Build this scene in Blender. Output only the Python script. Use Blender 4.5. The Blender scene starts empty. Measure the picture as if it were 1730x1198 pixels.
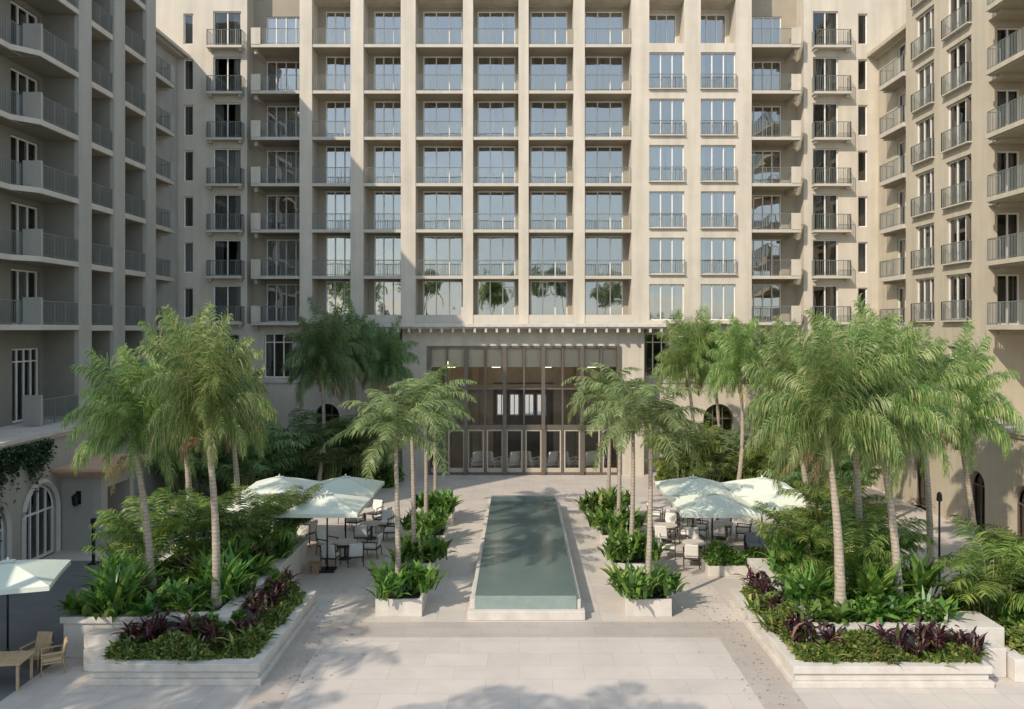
import bpy, math, random
from mathutils import Vector, Matrix
R = math.radians
rnd = random.Random(7)
scene = bpy.context.scene
COL = scene.collection
H = 9.53          # eye height above the courtyard
F = 1400.0        # focal length in pixels of the 1730 px wide photograph
def gx(px, Y): return (px - 877) / F * Y
def gz(py, Y): return H - (py - 555) / F * Y

# ------------------------------------------------------------------ materials
M = {}
def new_mat(name):
    m = bpy.data.materials.new(name); m.use_nodes = True
    nt = m.node_tree
    for n in list(nt.nodes): nt.nodes.remove(n)
    return m, nt, nt.nodes, nt.links
def out(nt, sock):
    o = nt.nodes.new('ShaderNodeOutputMaterial'); nt.links.new(sock, o.inputs['Surface'])
def rgba(c): return (c[0], c[1], c[2], 1)
def surf(name, c, rough=.8, var=.12, scale=1.5, bump=.0, bscale=40, metal=0., spec=.4, stain=0.):
    m, nt, N, L = new_mat(name)
    b = N.new('ShaderNodeBsdfPrincipled'); b.inputs['Roughness'].default_value = rough
    b.inputs['Metallic'].default_value = metal
    b.inputs['Specular IOR Level'].default_value = spec
    tc = N.new('ShaderNodeTexCoord')
    geo = N.new('ShaderNodeNewGeometry')
    nz = N.new('ShaderNodeTexNoise'); nz.inputs['Scale'].default_value = scale; nz.inputs['Detail'].default_value = 6
    nz.inputs['Roughness'].default_value = .65
    L.new(geo.outputs['Position'], nz.inputs['Vector'])
    cr = N.new('ShaderNodeValToRGB')
    cr.color_ramp.elements[0].position = .3; cr.color_ramp.elements[1].position = .72
    cr.color_ramp.elements[0].color = rgba([v * (1 - var) for v in c]); cr.color_ramp.elements[1].color = rgba([min(1, v * (1 + var)) for v in c])
    L.new(nz.outputs['Fac'], cr.inputs['Fac'])
    col = cr.outputs['Color']
    if stain:
        mp = N.new('ShaderNodeMapping'); mp.inputs['Scale'].default_value = (1.4, 1.4, .12)
        L.new(geo.outputs['Position'], mp.inputs['Vector'])
        n2 = N.new('ShaderNodeTexNoise'); n2.inputs['Scale'].default_value = 1.3; n2.inputs['Detail'].default_value = 5
        L.new(mp.outputs['Vector'], n2.inputs['Vector'])
        r2 = N.new('ShaderNodeValToRGB'); r2.color_ramp.elements[0].position = .35; r2.color_ramp.elements[1].position = .6
        r2.color_ramp.elements[0].color = (1 - stain, 1 - stain, 1 - stain * 1.1, 1); r2.color_ramp.elements[1].color = (1, 1, 1, 1)
        L.new(n2.outputs['Fac'], r2.inputs['Fac'])
        mx = N.new('ShaderNodeMix'); mx.data_type = 'RGBA'; mx.blend_type = 'MULTIPLY'; mx.inputs['Factor'].default_value = 1
        L.new(col, mx.inputs['A']); L.new(r2.outputs['Color'], mx.inputs['B']); col = mx.outputs['Result']
    L.new(col, b.inputs['Base Color'])
    if bump:
        n3 = N.new('ShaderNodeTexNoise'); n3.inputs['Scale'].default_value = bscale; n3.inputs['Detail'].default_value = 4
        L.new(geo.outputs['Position'], n3.inputs['Vector'])
        bp = N.new('ShaderNodeBump'); bp.inputs['Strength'].default_value = bump; bp.inputs['Distance'].default_value = .01
        L.new(n3.outputs['Fac'], bp.inputs['Height']); L.new(bp.outputs['Normal'], b.inputs['Normal'])
    out(nt, b.outputs[0]); M[name] = m; return m
def leafmat(name, cols, rough=.45, trans=.35):
    m, nt, N, L = new_mat(name)
    geo = N.new('ShaderNodeNewGeometry'); oi = N.new('ShaderNodeObjectInfo')
    cr = N.new('ShaderNodeValToRGB'); els = cr.color_ramp.elements
    while len(els) < len(cols): els.new(.5)
    for e, (p, c) in zip(els, cols): e.position = p; e.color = rgba(c)
    L.new(geo.outputs['Random Per Island'], cr.inputs['Fac'])
    hs = N.new('ShaderNodeHueSaturation')
    mr = N.new('ShaderNodeMapRange'); mr.inputs['To Min'].default_value = .8; mr.inputs['To Max'].default_value = 1.2
    L.new(oi.outputs['Random'], mr.inputs['Value']); L.new(mr.outputs[0], hs.inputs['Value'])
    mr2 = N.new('ShaderNodeMapRange'); mr2.inputs['To Min'].default_value = .476; mr2.inputs['To Max'].default_value = .504
    L.new(oi.outputs['Random'], mr2.inputs['Value']); L.new(mr2.outputs[0], hs.inputs['Hue'])
    L.new(cr.outputs['Color'], hs.inputs['Color'])
    b = N.new('ShaderNodeBsdfPrincipled'); b.inputs['Roughness'].default_value = rough
    L.new(hs.outputs['Color'], b.inputs['Base Color'])
    t = N.new('ShaderNodeBsdfTranslucent'); L.new(hs.outputs['Color'], t.inputs['Color'])
    mx = N.new('ShaderNodeMixShader'); mx.inputs[0].default_value = trans
    L.new(b.outputs[0], mx.inputs[1]); L.new(t.outputs[0], mx.inputs[2])
    out(nt, mx.outputs[0]); M[name] = m; return m
def glassmat(name, refl, tint, rough=.01, base=.0):
    m, nt, N, L = new_mat(name)
    g = N.new('ShaderNodeBsdfGlossy'); g.inputs['Roughness'].default_value = rough
    g.inputs['Color'].default_value = (.96, .93, .87, 1)
    t = N.new('ShaderNodeBsdfTransparent'); t.inputs['Color'].default_value = rgba(tint)
    lw = N.new('ShaderNodeFresnel'); lw.inputs['IOR'].default_value = 1.3 if name == 'glass_hall' else 1.5
    mr = N.new('ShaderNodeMapRange'); mr.inputs['To Min'].default_value = refl; mr.inputs['To Max'].default_value = 1.
    L.new(lw.outputs[0], mr.inputs['Value'])
    oi = N.new('ShaderNodeObjectInfo')
    # every pane sits a fraction of a degree off true and is faintly bowed
    tc = N.new('ShaderNodeTexCoord')
    ad = N.new('ShaderNodeVectorMath'); ad.operation = 'ADD'; L.new(tc.outputs['Object'], ad.inputs[0]); 
    sc = N.new('ShaderNodeMath'); sc.operation = 'MULTIPLY'; sc.inputs[1].default_value = 60; L.new(oi.outputs['Random'], sc.inputs[0])
    L.new(sc.outputs[0], ad.inputs[1])
    nz = N.new('ShaderNodeTexNoise'); nz.inputs['Scale'].default_value = .5; nz.inputs['Detail'].default_value = 1
    L.new(ad.outputs[0], nz.inputs['Vector'])
    bp = N.new('ShaderNodeBump'); bp.inputs['Strength'].default_value = .35; bp.inputs['Distance'].default_value = .08
    L.new(nz.outputs['Fac'], bp.inputs['Height']); L.new(bp.outputs['Normal'], g.inputs['Normal'])
    mx = N.new('ShaderNodeMixShader'); L.new(mr.outputs[0], mx.inputs[0])
    L.new(t.outputs[0], mx.inputs[1]); L.new(g.outputs[0], mx.inputs[2])
    out(nt, mx.outputs[0]); M[name] = m; return m
def paving(name, c, bw, bh, mortar=.007, var=.07, off=.5):
    m, nt, N, L = new_mat(name)
    geo = N.new('ShaderNodeNewGeometry')
    br = N.new('ShaderNodeTexBrick'); br.offset = off
    br.inputs['Scale'].default_value = 1; br.inputs['Brick Width'].default_value = bw; br.inputs['Row Height'].default_value = bh
    br.inputs['Mortar Size'].default_value = mortar; br.inputs['Mortar Smooth'].default_value = .2
    br.inputs['Color1'].default_value = rgba([v * (1 - var) for v in c]); br.inputs['Color2'].default_value = rgba([v * (1 + var) for v in c])
    br.inputs['Mortar'].default_value = rgba([v * .66 for v in c])
    L.new(geo.outputs['Position'], br.inputs['Vector'])
    nz = N.new('ShaderNodeTexNoise'); nz.inputs['Scale'].default_value = .6; nz.inputs['Detail'].default_value = 8; nz.inputs['Roughness'].default_value = .7
    L.new(geo.outputs['Position'], nz.inputs['Vector'])
    r2 = N.new('ShaderNodeValToRGB'); r2.color_ramp.elements[0].position = .3; r2.color_ramp.elements[1].position = .7
    r2.color_ramp.elements[0].color = (.86, .86, .86, 1); r2.color_ramp.elements[1].color = (1.05, 1.04, 1.02, 1)
    L.new(nz.outputs['Fac'], r2.inputs['Fac'])
    mx = N.new('ShaderNodeMix'); mx.data_type = 'RGBA'; mx.blend_type = 'MULTIPLY'; mx.inputs['Factor'].default_value = 1
    L.new(br.outputs['Color'], mx.inputs['A']); L.new(r2.outputs['Color'], mx.inputs['B'])
    b = N.new('ShaderNodeBsdfPrincipled'); b.inputs['Roughness'].default_value = .62
    L.new(mx.outputs['Result'], b.inputs['Base Color'])
    n3 = N.new('ShaderNodeTexNoise'); n3.inputs['Scale'].default_value = 30
    L.new(geo.outputs['Position'], n3.inputs['Vector'])
    bp = N.new('ShaderNodeBump'); bp.inputs['Strength'].default_value = .15; bp.inputs['Distance'].default_value = .01
    L.new(n3.outputs['Fac'], bp.inputs['Height']); L.new(bp.outputs['Normal'], b.inputs['Normal'])
    out(nt, b.outputs[0]); M[name] = m

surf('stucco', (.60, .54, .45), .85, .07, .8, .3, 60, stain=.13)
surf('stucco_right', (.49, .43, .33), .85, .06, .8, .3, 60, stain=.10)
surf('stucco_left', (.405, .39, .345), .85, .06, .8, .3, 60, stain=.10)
surf('stucco_left_shade', (.24, .225, .185), .85, .08, 1., .2, 50)  # shade of the left wing's balcony recesses put into the colour
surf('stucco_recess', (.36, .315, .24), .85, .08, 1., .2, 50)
surf('slab', (.54, .495, .425), .8, .07, 1.2, .2, 50, stain=.05)
surf('stone', (.61, .565, .51), .7, .10, 2.5, .3, 30, stain=.10)
surf('terracotta', (.56, .36, .25), .75, .12, 3, .2, 30)
surf('white_frame', (.78, .77, .73), .45, .04, 3)
surf('railing', (.25, .27, .25), .45, .08, 3, metal=.3)
surf('door_frame', (.48, .42, .33), .5, .06, 3)
surf('bronze', (.17, .145, .12), .4, .15, 4, metal=.4)
surf('dark_metal', (.03, .032, .034), .45, .2, 5, metal=.5)
surf('curtain', (.62, .60, .56), .9, .08, 2)
surf('blind', (.78, .66, .50), .85, .06, 8)
surf('room', (.16, .135, .11), .9, .2, 1)
surf('hall_wall', (.36, .30, .23), .7, .15, 2)
surf('hall_floor', (.36, .30, .24), .5, .15, 2)
surf('canvas', (.70, .74, .64), .85, .04, 3, .1, 80)
surf('canvas_white', (.78, .80, .78), .85, .04, 3)
surf('cushion', (.74, .71, .66), .9, .06, 6, .2, 60)
surf('grey_cushion', (.36, .39, .44), .9, .06, 6)
surf('teak', (.36, .22, .12), .55, .25, 9)
surf('light_wood', (.52, .37, .22), .55, .2, 9)
surf('dark_wicker', (.07, .055, .05), .7, .3, 20)
surf('trunk', (.40, .34, .27), .9, .25, 9, .6, 25)
surf('stem_green', (.20, .25, .09), .6, .2, 6)
surf('soil', (.06, .042, .03), .95, .3, 5, .5, 20)
surf('wood', (.14, .10, .07), .9, .3, 9)
paving('pavers', (.58, .515, .465), 1.8, .9, .006, .055)
paving('pavers_dark', (.44, .385, .345), 1.2, .6, .005, .04)
paving('pavers_court', (.56, .505, .455), .9, .9, .006, .06, off=0)
_m = M['trunk']; _n = _m.node_tree.nodes; _l = _m.node_tree.links
_g = _n.new('ShaderNodeNewGeometry'); _w = _n.new('ShaderNodeTexWave'); _w.bands_direction = 'Z'; _w.inputs['Scale'].default_value = 2.6; _w.inputs['Distortion'].default_value = 1.2; _w.inputs['Detail Scale'].default_value = 3
_l.new(_g.outputs['Position'], _w.inputs['Vector'])
_r = _n.new('ShaderNodeValToRGB'); _r.color_ramp.elements[0].position = .0; _r.color_ramp.elements[1].position = .25; _r.color_ramp.elements[0].color = (.68, .65, .6, 1); _r.color_ramp.elements[1].color = (1, 1, 1, 1)
_l.new(_w.outputs['Fac'], _r.inputs['Fac'])
_b = [q for q in _n if q.type == 'BSDF_PRINCIPLED'][0]; _src = _b.inputs['Base Color'].links[0].from_socket
_x = _n.new('ShaderNodeMix'); _x.data_type = 'RGBA'; _x.blend_type = 'MULTIPLY'; _x.inputs['Factor'].default_value = 1
_l.new(_src, _x.inputs['A']); _l.new(_r.outputs['Color'], _x.inputs['B']); _l.new(_x.outputs['Result'], _b.inputs['Base Color'])
_m = M['curtain']; _n = _m.node_tree.nodes; _l = _m.node_tree.links
_b = [q for q in _n if q.type == 'BSDF_PRINCIPLED'][0]; _src = _b.inputs['Base Color'].links[0].from_socket
_o = _n.new('ShaderNodeObjectInfo'); _h = _n.new('ShaderNodeHueSaturation'); _q = _n.new('ShaderNodeMapRange'); _q.inputs['To Min'].default_value = .45; _q.inputs['To Max'].default_value = 1.15
_l.new(_o.outputs['Random'], _q.inputs['Value']); _l.new(_q.outputs[0], _h.inputs['Value']); _l.new(_src, _h.inputs['Color']); _l.new(_h.outputs['Color'], _b.inputs['Base Color'])
G = leafmat
G('palm_leaf', [(0, (.08, .17, .045)), (.3, (.17, .31, .09)), (.65, (.29, .44, .14)), (.88, (.50, .57, .24)), (1, (.66, .56, .30))], .4, .5)
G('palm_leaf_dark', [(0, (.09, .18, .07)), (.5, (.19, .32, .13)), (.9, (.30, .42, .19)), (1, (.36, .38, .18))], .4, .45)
G('dry_leaf', [(0, (.22, .15, .06)), (.6, (.38, .29, .12)), (1, (.50, .42, .20))], .6, .3)
G('fan_leaf', [(0, (.09, .16, .055)), (.5, (.20, .29, .10)), (1, (.36, .44, .19))], .4, .4)
G('areca_leaf', [(0, (.06, .13, .025)), (.5, (.15, .25, .055)), (.9, (.30, .37, .09)), (1, (.44, .40, .13))], .4, .45)
G('shrub_leaf', [(0, (.035, .10, .02)), (.5, (.11, .25, .045)), (.9, (.20, .36, .07)), (1, (.40, .48, .12))], .35, .4)
G('cover_leaf', [(0, (.045, .10, .02)), (.5, (.14, .23, .045)), (.85, (.30, .37, .08)), (1, (.52, .50, .18))], .5, .4)
G('red_leaf', [(0, (.03, .012, .014)), (.5, (.075, .022, .03)), (.75, (.13, .04, .045)), (.9, (.10, .13, .04)), (1, (.45, .25, .20))], .35, .25)
G('ivy_leaf', [(0, (.015, .04, .018)), (1, (.05, .11, .04))], .5, .2)
G('agave_leaf', [(0, (.16, .26, .14)), (1, (.30, .42, .20))], .4, .2)
glassmat('glass', .38, (.62, .67, .70))
glassmat('glass_wing', .10, (.60, .62, .62))
glassmat('glass_hall', .0, (.88, .88, .86))
def watermat():
    m, nt, N, L = new_mat('water')
    b = N.new('ShaderNodeBsdfPrincipled'); b.inputs['Base Color'].default_value = (.1, .15, .13, 1)
    b.inputs['Roughness'].default_value = .2; b.inputs['IOR'].default_value = 1.33
    geo = N.new('ShaderNodeNewGeometry')
    nc = N.new('ShaderNodeTexNoise'); nc.inputs['Scale'].default_value = .35; nc.inputs['Detail'].default_value = 4
    L.new(geo.outputs['Position'], nc.inputs['Vector'])
    cr = N.new('ShaderNodeValToRGB'); cr.color_ramp.elements[0].position = .3; cr.color_ramp.elements[1].position = .7
    cr.color_ramp.elements[0].color = (.085, .13, .12, 1); cr.color_ramp.elements[1].color = (.13, .18, .165, 1)
    L.new(nc.outputs['Fac'], cr.inputs['Fac']); L.new(cr.outputs['Color'], b.inputs['Base Color'])
    nz = N.new('ShaderNodeTexNoise'); nz.inputs['Scale'].default_value = 5; nz.inputs['Detail'].default_value = 3
    L.new(geo.outputs['Position'], nz.inputs['Vector'])
    bp = N.new('ShaderNodeBump'); bp.inputs['Strength'].default_value = .12; bp.inputs['Distance'].default_value = .02
    L.new(nz.outputs['Fac'], bp.inputs['Height']); L.new(bp.outputs['Normal'], b.inputs['Normal'])
    out(nt, b.outputs[0]); M['water'] = m
watermat()
surf('pool_tile', (.24, .30, .275), .3, .1, 3)

# ------------------------------------------------------------------ mesh helpers
class MB:
    def __init__(s): s.v = []; s.f = []; s.mi = []; s.sm = []
    def quad(s, *p, mi=0):
        n = len(s.v); s.v += [tuple(q) for q in p]; s.f.append(tuple(range(n, n + len(p)))); s.mi.append(mi); s.sm.append(False)
    def box(s, x0, y0, z0, x1, y1, z1, mi=0):
        n = len(s.v)
        s.v += [(x0, y0, z0), (x1, y0, z0), (x1, y1, z0), (x0, y1, z0), (x0, y0, z1), (x1, y0, z1), (x1, y1, z1), (x0, y1, z1)]
        for f in ((0, 3, 2, 1), (4, 5, 6, 7), (0, 1, 5, 4), (1, 2, 6, 5), (2, 3, 7, 6), (3, 0, 4, 7)):
            s.f.append(tuple(n + i for i in f)); s.mi.append(mi); s.sm.append(False)
    def tube(s, pts, rads, k=6, mi=0, smooth=True, cap=True):
        rings = []
        for i, p in enumerate(pts):
            p = Vector(p)
            a = Vector(pts[max(0, i - 1)]); b = Vector(pts[min(len(pts) - 1, i + 1)])
            t = (b - a).normalized()
            u = t.cross(Vector((0, 0, 1)))
            if u.length < .05: u = t.cross(Vector((0, 1, 0)))
            u.normalize(); w = t.cross(u)
            ring = []
            for j in range(k):
                an = 2 * math.pi * j / k
                ring.append(len(s.v)); s.v.append(tuple(p + (u * math.cos(an) + w * math.sin(an)) * rads[i]))
            rings.append(ring)
        for a, b in zip(rings[:-1], rings[1:]):
            for j in range(k):
                s.f.append((a[j], a[(j + 1) % k], b[(j + 1) % k], b[j])); s.mi.append(mi); s.sm.append(smooth)
        if cap:
            s.f.append(tuple(rings[0][::-1])); s.mi.append(mi); s.sm.append(False)
            s.f.append(tuple(rings[-1])); s.mi.append(mi); s.sm.append(False)
    def mesh(s, name, mats):
        me = bpy.data.meshes.new(name); me.from_pydata(s.v, [], s.f)
        for m in (mats if isinstance(mats, (list, tuple)) else [mats]): me.materials.append(M[m])
        me.polygons.foreach_set('material_index', s.mi); me.polygons.foreach_set('use_smooth', s.sm)
        me.update(); return me
def link(name, data, parent=None, loc=(0, 0, 0), rz=0.):
    o = bpy.data.objects.new(name, data); COL.objects.link(o)
    if parent is not None: o.parent = parent
    o.location = loc; o.rotation_euler = (0, 0, rz); return o
def obj(name, mb, mats, parent=None, loc=(0, 0, 0), rz=0., bevel=0):
    o = link(name, mb.mesh(name, mats), parent, loc, rz)
    if bevel:
        b = o.modifiers.new('bevel', 'BEVEL'); b.width = bevel; b.segments = 2; b.limit_method = 'ANGLE'
    return o
def thing(name, label, cat, loc=(0, 0, 0), rz=0., group=None):
    o = link(name, None, None, loc, rz); o.empty_display_size = .3
    o['label'] = label; o['category'] = cat
    if group: o['group'] = group
    return o
def tag(o, label=None, cat=None, group=None, kind=None):
    if label: o['label'] = label
    if cat: o['category'] = cat
    if group: o['group'] = group
    if kind: o['kind'] = kind
    return o
def copy_tree(o, parent=None):
    c = o.copy(); COL.objects.link(c)
    if parent is not None: c.parent = parent
    for ch in list(o.children): copy_tree(ch, c)
    return c

# a wall sheet with rectangular (or arched) openings; u runs along the wall, d goes into it
def wall(mb, P, u0, u1, z0, z1, holes, t=.35, mi=0):
    us = sorted({u0, u1} | {h[0] for h in holes} | {h[1] for h in holes})
    us = [u for u in us if u0 <= u <= u1]
    # per column strips keep the face count low
    for a, b in zip(us[:-1], us[1:]):
        c = (a + b) / 2
        hs = sorted([h for h in holes if h[0] < c < h[1]], key=lambda h: h[2])
        z = z0
        for h in hs:
            if h[2] > z: mb.quad(P(a, z, 0), P(b, z, 0), P(b, h[2], 0), P(a, h[2], 0), mi=mi)
            z = h[3]
        if z < z1: mb.quad(P(a, z, 0), P(b, z, 0), P(b, z1, 0), P(a, z1, 0), mi=mi)
    for h in holes:
        a, b, p, q = h[:4]
        arch = len(h) > 4 and h[4]
        if not arch:
            mb.quad(P(a, q, 0), P(b, q, 0), P(b, q, t), P(a, q, t), mi=mi)
            zt = q
        else:
            r = (b - a) / 2; c = (a + b) / 2; zt = q - r; n = 14
            arc = [(c - r * math.cos(math.pi * i / n), zt + r * math.sin(math.pi * i / n)) for i in range(n + 1)]
            for (ua, za), (ub, zb) in zip(arc[:-1], arc[1:]):
                mb.quad(P(ua, za, 0), P(ub, zb, 0), P(ub, q, 0), P(ua, q, 0), mi=mi)
                mb.quad(P(ua, za, 0), P(ub, zb, 0), P(ub, zb, t), P(ua, za, t), mi=mi)
        mb.quad(P(a, p, 0), P(b, p, 0), P(b, p, t), P(a, p, t), mi=mi)
        mb.quad(P(a, p, 0), P(a, zt, 0), P(a, zt, t), P(a, p, t), mi=mi)
        mb.quad(P(b, p, 0), P(b, zt, 0), P(b, zt, t), P(b, p, t), mi=mi)
def face_front(Y): return lambda u, z, d: (u, Y + d, z)
def face_east(X): return lambda u, z, d: (X - d, u, z)      # looks towards +X
def face_west(X): return lambda u, z, d: (X + d, u, z)      # looks towards -X

_wc = {}
def window_meshes(w, h, n, glass, transom):
    k = (round(w, 2), round(h, 2), n, glass, transom)
    if k in _wc: return _wc[k]
    f = MB(); t = .075; g = .002
    f.box(-w/2, -.03, 0, w/2, .07, t); f.box(-w/2, -.03, h - t, w/2, .07, h)
    for i in range(n + 1):
        x = -w/2 + w * i / n; x = min(max(x, -w/2 + t/2), w/2 - t/2)
        f.box(x - t/2, -.028, t, x + t/2, .068, h - t)
    if transom: f.box(-w/2 + t, -.02, h * transom - .03, w/2 - t, .06, h * transom + .03)
    p = MB(); p.quad((-w/2 + .03, .03, .03), (w/2 - .03, .03, .03), (w/2 - .03, .03, h - .03), (-w/2 + .03, .03, h - .03))
    cur = []
    for v in range(5):
        c = MB(); fr = [(.16, .2), (.3, .12), (.44, .46), (.1, .34), (.5, .5)][v]
        for (a, b) in ((-w/2, -w/2 + w * fr[0]), (w/2 - w * fr[1], w/2)):
            m = max(3, int((b - a) / .09)); 
            for i in range(m):
                x0 = a + (b - a) * i / m; x1 = a + (b - a) * (i + 1) / m
                y0 = .32 + .05 * (i % 2); y1 = .32 + .05 * ((i + 1) % 2)
                c.quad((x0, y0, .02), (x1, y1, .02), (x1, y1, h - .02), (x0, y0, h - .02))
        cur.append(c.mesh('curtain', 'curtain'))
    _wc[k] = (f.mesh('window', 'white_frame'), p.mesh('pane', glass), cur); return _wc[k]
def window(parent, loc, w, h, n=3, rz=0., glass='glass', transom=0, name='window', cur=True):
    f, p, c = window_meshes(w, h, n, glass, transom)
    o = link(name, f, parent, loc, rz); link('pane', p, o)
    if cur: link('curtain', rnd.choice(c), o)
    return o
_bc = {}
def rail_mb(w, d, h=1.05, left=True, right=True, step=.115, z0=.0):
    b = MB(); y = -d + .04
    def run(p, q):
        L = (Vector(q) - Vector(p)).length; n = max(2, int(L / step))
        for zz, r in ((z0 + .08, .014), (h - .02, .024)):
            b.tube([(p[0], p[1], zz), (q[0], q[1], zz)], [r, r], 4, smooth=False)
        for i in range(n + 1):
            t = i / n; x = p[0] + (q[0] - p[0]) * t; yy = p[1] + (q[1] - p[1]) * t
            r = .02 if i in (0, n) or i % 8 == 0 else .0085
            b.box(x - r, yy - r, z0, x + r, yy + r, h - .02)
    run((-w/2 + .04, y), (w/2 - .04, y))
    if left and d > .2: run((-w/2 + .04, y), (-w/2 + .04, 0))
    if right and d > .2: run((w/2 - .04, y), (w/2 - .04, 0))
    return b
def balcony(parent, loc, w, d, rz=0., t=.2, left=True, right=True, smat='slab', brackets=False, slab=True, h=1.05, inset=0):
    k = (round(w, 2), round(d, 2), round(t, 2), left, right, smat, brackets, slab, h, inset)
    if k not in _bc:
        s = MB()
        if slab:
            s.box(-w/2, -d, -t, w/2, 0, 0)
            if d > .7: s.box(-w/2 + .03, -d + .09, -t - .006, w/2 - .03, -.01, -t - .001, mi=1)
            if brackets:
                for x in (-w/2 + .18, w/2 - .18):
                    s.box(x - .09, -d * .75, -t - .16, x + .09, 0, -t - .002)
        else: s.box(-w/2, -d - .02, -.06, w/2, 0, 0)
        _bc[k] = (s.mesh('balcony', [smat, 'stucco_recess']), rail_mb(w - .02, d - inset, h, left, right).mesh('railing', 'railing'))
    s, r = _bc[k]
    o = link('balcony', s, parent, loc, rz); link('railing', r, o); return o

# ------------------------------------------------------------------ ground
g = MB()
g.quad((-260, -160, 0), (260, -160, 0), (260, 300, 0), (-260, 300, 0))
tag(obj('ground', g, 'pavers_court'), kind='structure')
paving('pavers_shade', (.17, .172, .18), 1.2, .6, .006, .06)  # shade on the left ground put into a darker paving colour
p = MB(); p.quad((-19.9, 14, .004), (-13.25, 14, .004), (-13.25, 34, .004), (-19.9, 34, .004))  # sheet laid where the left ground lies in shade
tag(obj('ground_shade', p, 'pavers_shade'), kind='structure')
XL, XR = -6.0, 6.15
p = MB(); p.quad((XL, 8, .004), (XR, 8, .004), (XR, 25.55, .004), (XL, 25.55, .004))
tag(obj('paving_field', p, 'pavers'), kind='structure')
p = MB()
p.quad((XL - 1.0, 8, .004), (XL, 8, .004), (XL, 25.55, .004), (XL - 1.0, 25.55, .004))
p.quad((XR, 8, .004), (XR + 1.1, 8, .004), (XR + 1.1, 25.55, .004), (XR, 25.55, .004))
p.quad((XL - 1.0, 25.55, .004), (XR + 1.1, 25.55, .004), (XR + 1.1, 26.9, .004), (XL - 1.0, 26.9, .004))
tag(obj('paving_band', p, 'pavers_dark'), kind='structure')

# ------------------------------------------------------------------ main building
S = 25.69; YF = 54.5
def mx(px): return (px - 877) / S
B0 = 9.95; FH = 3.05; NF = 7; TOP = 37.0
hotel = thing('hotel_building', 'long cream hotel block of stacked balconies closing the far end of the courtyard', 'building', (0, 0, 0))
piers = [(506, 527), (592, 614), (677, 702), (782, 799), (876, 893), (969, 988), (1067, 1095)]
pr = [(mx(a), mx(b)) for a, b in piers]
YB = 56.2
walls = MB(); recess = MB()
# piers
for i, (a, b) in enumerate(pr):
    walls.box(a, YF, 9.85, b, YB + .3, TOP)
# solid top above the highest row
walls.box(pr[0][1], YF + .3, B0 + NF * FH, pr[-1][0], YB + .3, TOP)
# recessed back walls of each bay
bays = [(pr[i][1], pr[i + 1][0]) for i in range(6)]
MARG = [(.5, .12), (.4, .12), (.3, .14), (.22, .22), (.15, .3), (.14, .34)]
for (a, b) in bays:
    ml, m = MARG[bays.index((a, b))]
    holes = [(a + ml, b - m, B0 + k * FH + .03, B0 + k * FH + 2.80) for k in range(NF)]
    wall(recess, face_front(YB), a, b, B0 - .1, B0 + NF * FH + .2, holes, .3)
# flat part with window columns
fx0, fx1 = pr[-1][1], mx(1270)
cols = [(mx(1097), mx(1156)), (mx(1184), mx(1243))]
holes = [(a, b, B0 + k * FH + .12, B0 + k * FH + 2.5) for (a, b) in cols for k in range(NF - 1)] + \
        [(a, b, B0 + (NF - 1) * FH + .05, B0 + (NF - 1) * FH + 2.9) for (a, b) in cols]
wall(walls, face_front(YF), fx0, fx1, 9.85, TOP, holes, .4)
walls.quad((fx1, YF, 9.85), (fx1, YF + 2.4, 9.85), (fx1, YF + 2.4, TOP), (fx1, YF, TOP))
# the top floor of those columns is an open loggia: recessed wall
for (a, b) in cols:
    k = NF - 1
    wall(walls, face_front(YB), a - .3, b + .3, B0 + k * FH, B0 + k * FH + 3.0, [(a + .1, b - .2, B0 + k * FH + .05, B0 + k * FH + 2.6)], .2)
    walls.box(a, YF + .4, B0 + k * FH - .2, b, YB, B0 + k * FH + .02)
    for xx in (a, b): walls.quad((xx, YF + .4, B0 + k * FH), (xx, YB, B0 + k * FH), (xx, YB, B0 + k * FH + 3), (xx, YF + .4, B0 + k * FH + 3))
    walls.quad((a, YF + .4, B0 + k * FH + 2.9), (b, YF + .4, B0 + k * FH + 2.9), (b, YB, B0 + k * FH + 2.9), (a, YB, B0 + k * FH + 2.9))
# corner loggias left and right
YL, YO = 56.7, 55.3
LGl = (-18.15, pr[0][0]); LGr = (fx1, 19.0)
for (a, b), (w0, w1) in ((LGl, (-17.3, -14.62)), (LGr, (15.45, 17.95))):
    holes = [(w0, w1, B0 + k * FH + .03, B0 + k * FH + 2.62) for k in range(NF)]
    wall(recess, face_front(YL), a, b, B0 - .1, TOP, holes, .3)
walls.quad((LGl[0], YO, 0), (LGl[0], YL, 0), (LGl[0], YL, TOP), (LGl[0], YO, TOP))
walls.quad((LGr[1], YO, 0), (LGr[1], YL, 0), (LGr[1], YL, TOP), (LGr[1], YO, TOP))
walls.quad((LGl[1], YF, 9.85), (LGl[1], YL, 9.85), (LGl[1], YL, TOP), (LGl[1], YF, TOP))
# outer wall pieces
OW = [(-28.0, LGl[0], -20.42, -18.55, -22.4, -21.75), (LGr[1], 28.5, 19.6, 21.3, 22.62, 23.25)]
for (a, b, w0, w1, n0, n1) in OW:
    holes = [(w0, w1, B0 + k * FH - .0, B0 + k * FH + 2.45) for k in range(NF)] + [(n0, n1, B0 + k * FH + .25, B0 + k * FH + 2.3) for k in range(NF)]
    holes += [(w0 + .15, w1 - .1, 6.3, 9.15)]
    wall(walls, face_front(YO), a, b, 0, TOP, holes, .35)
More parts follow.
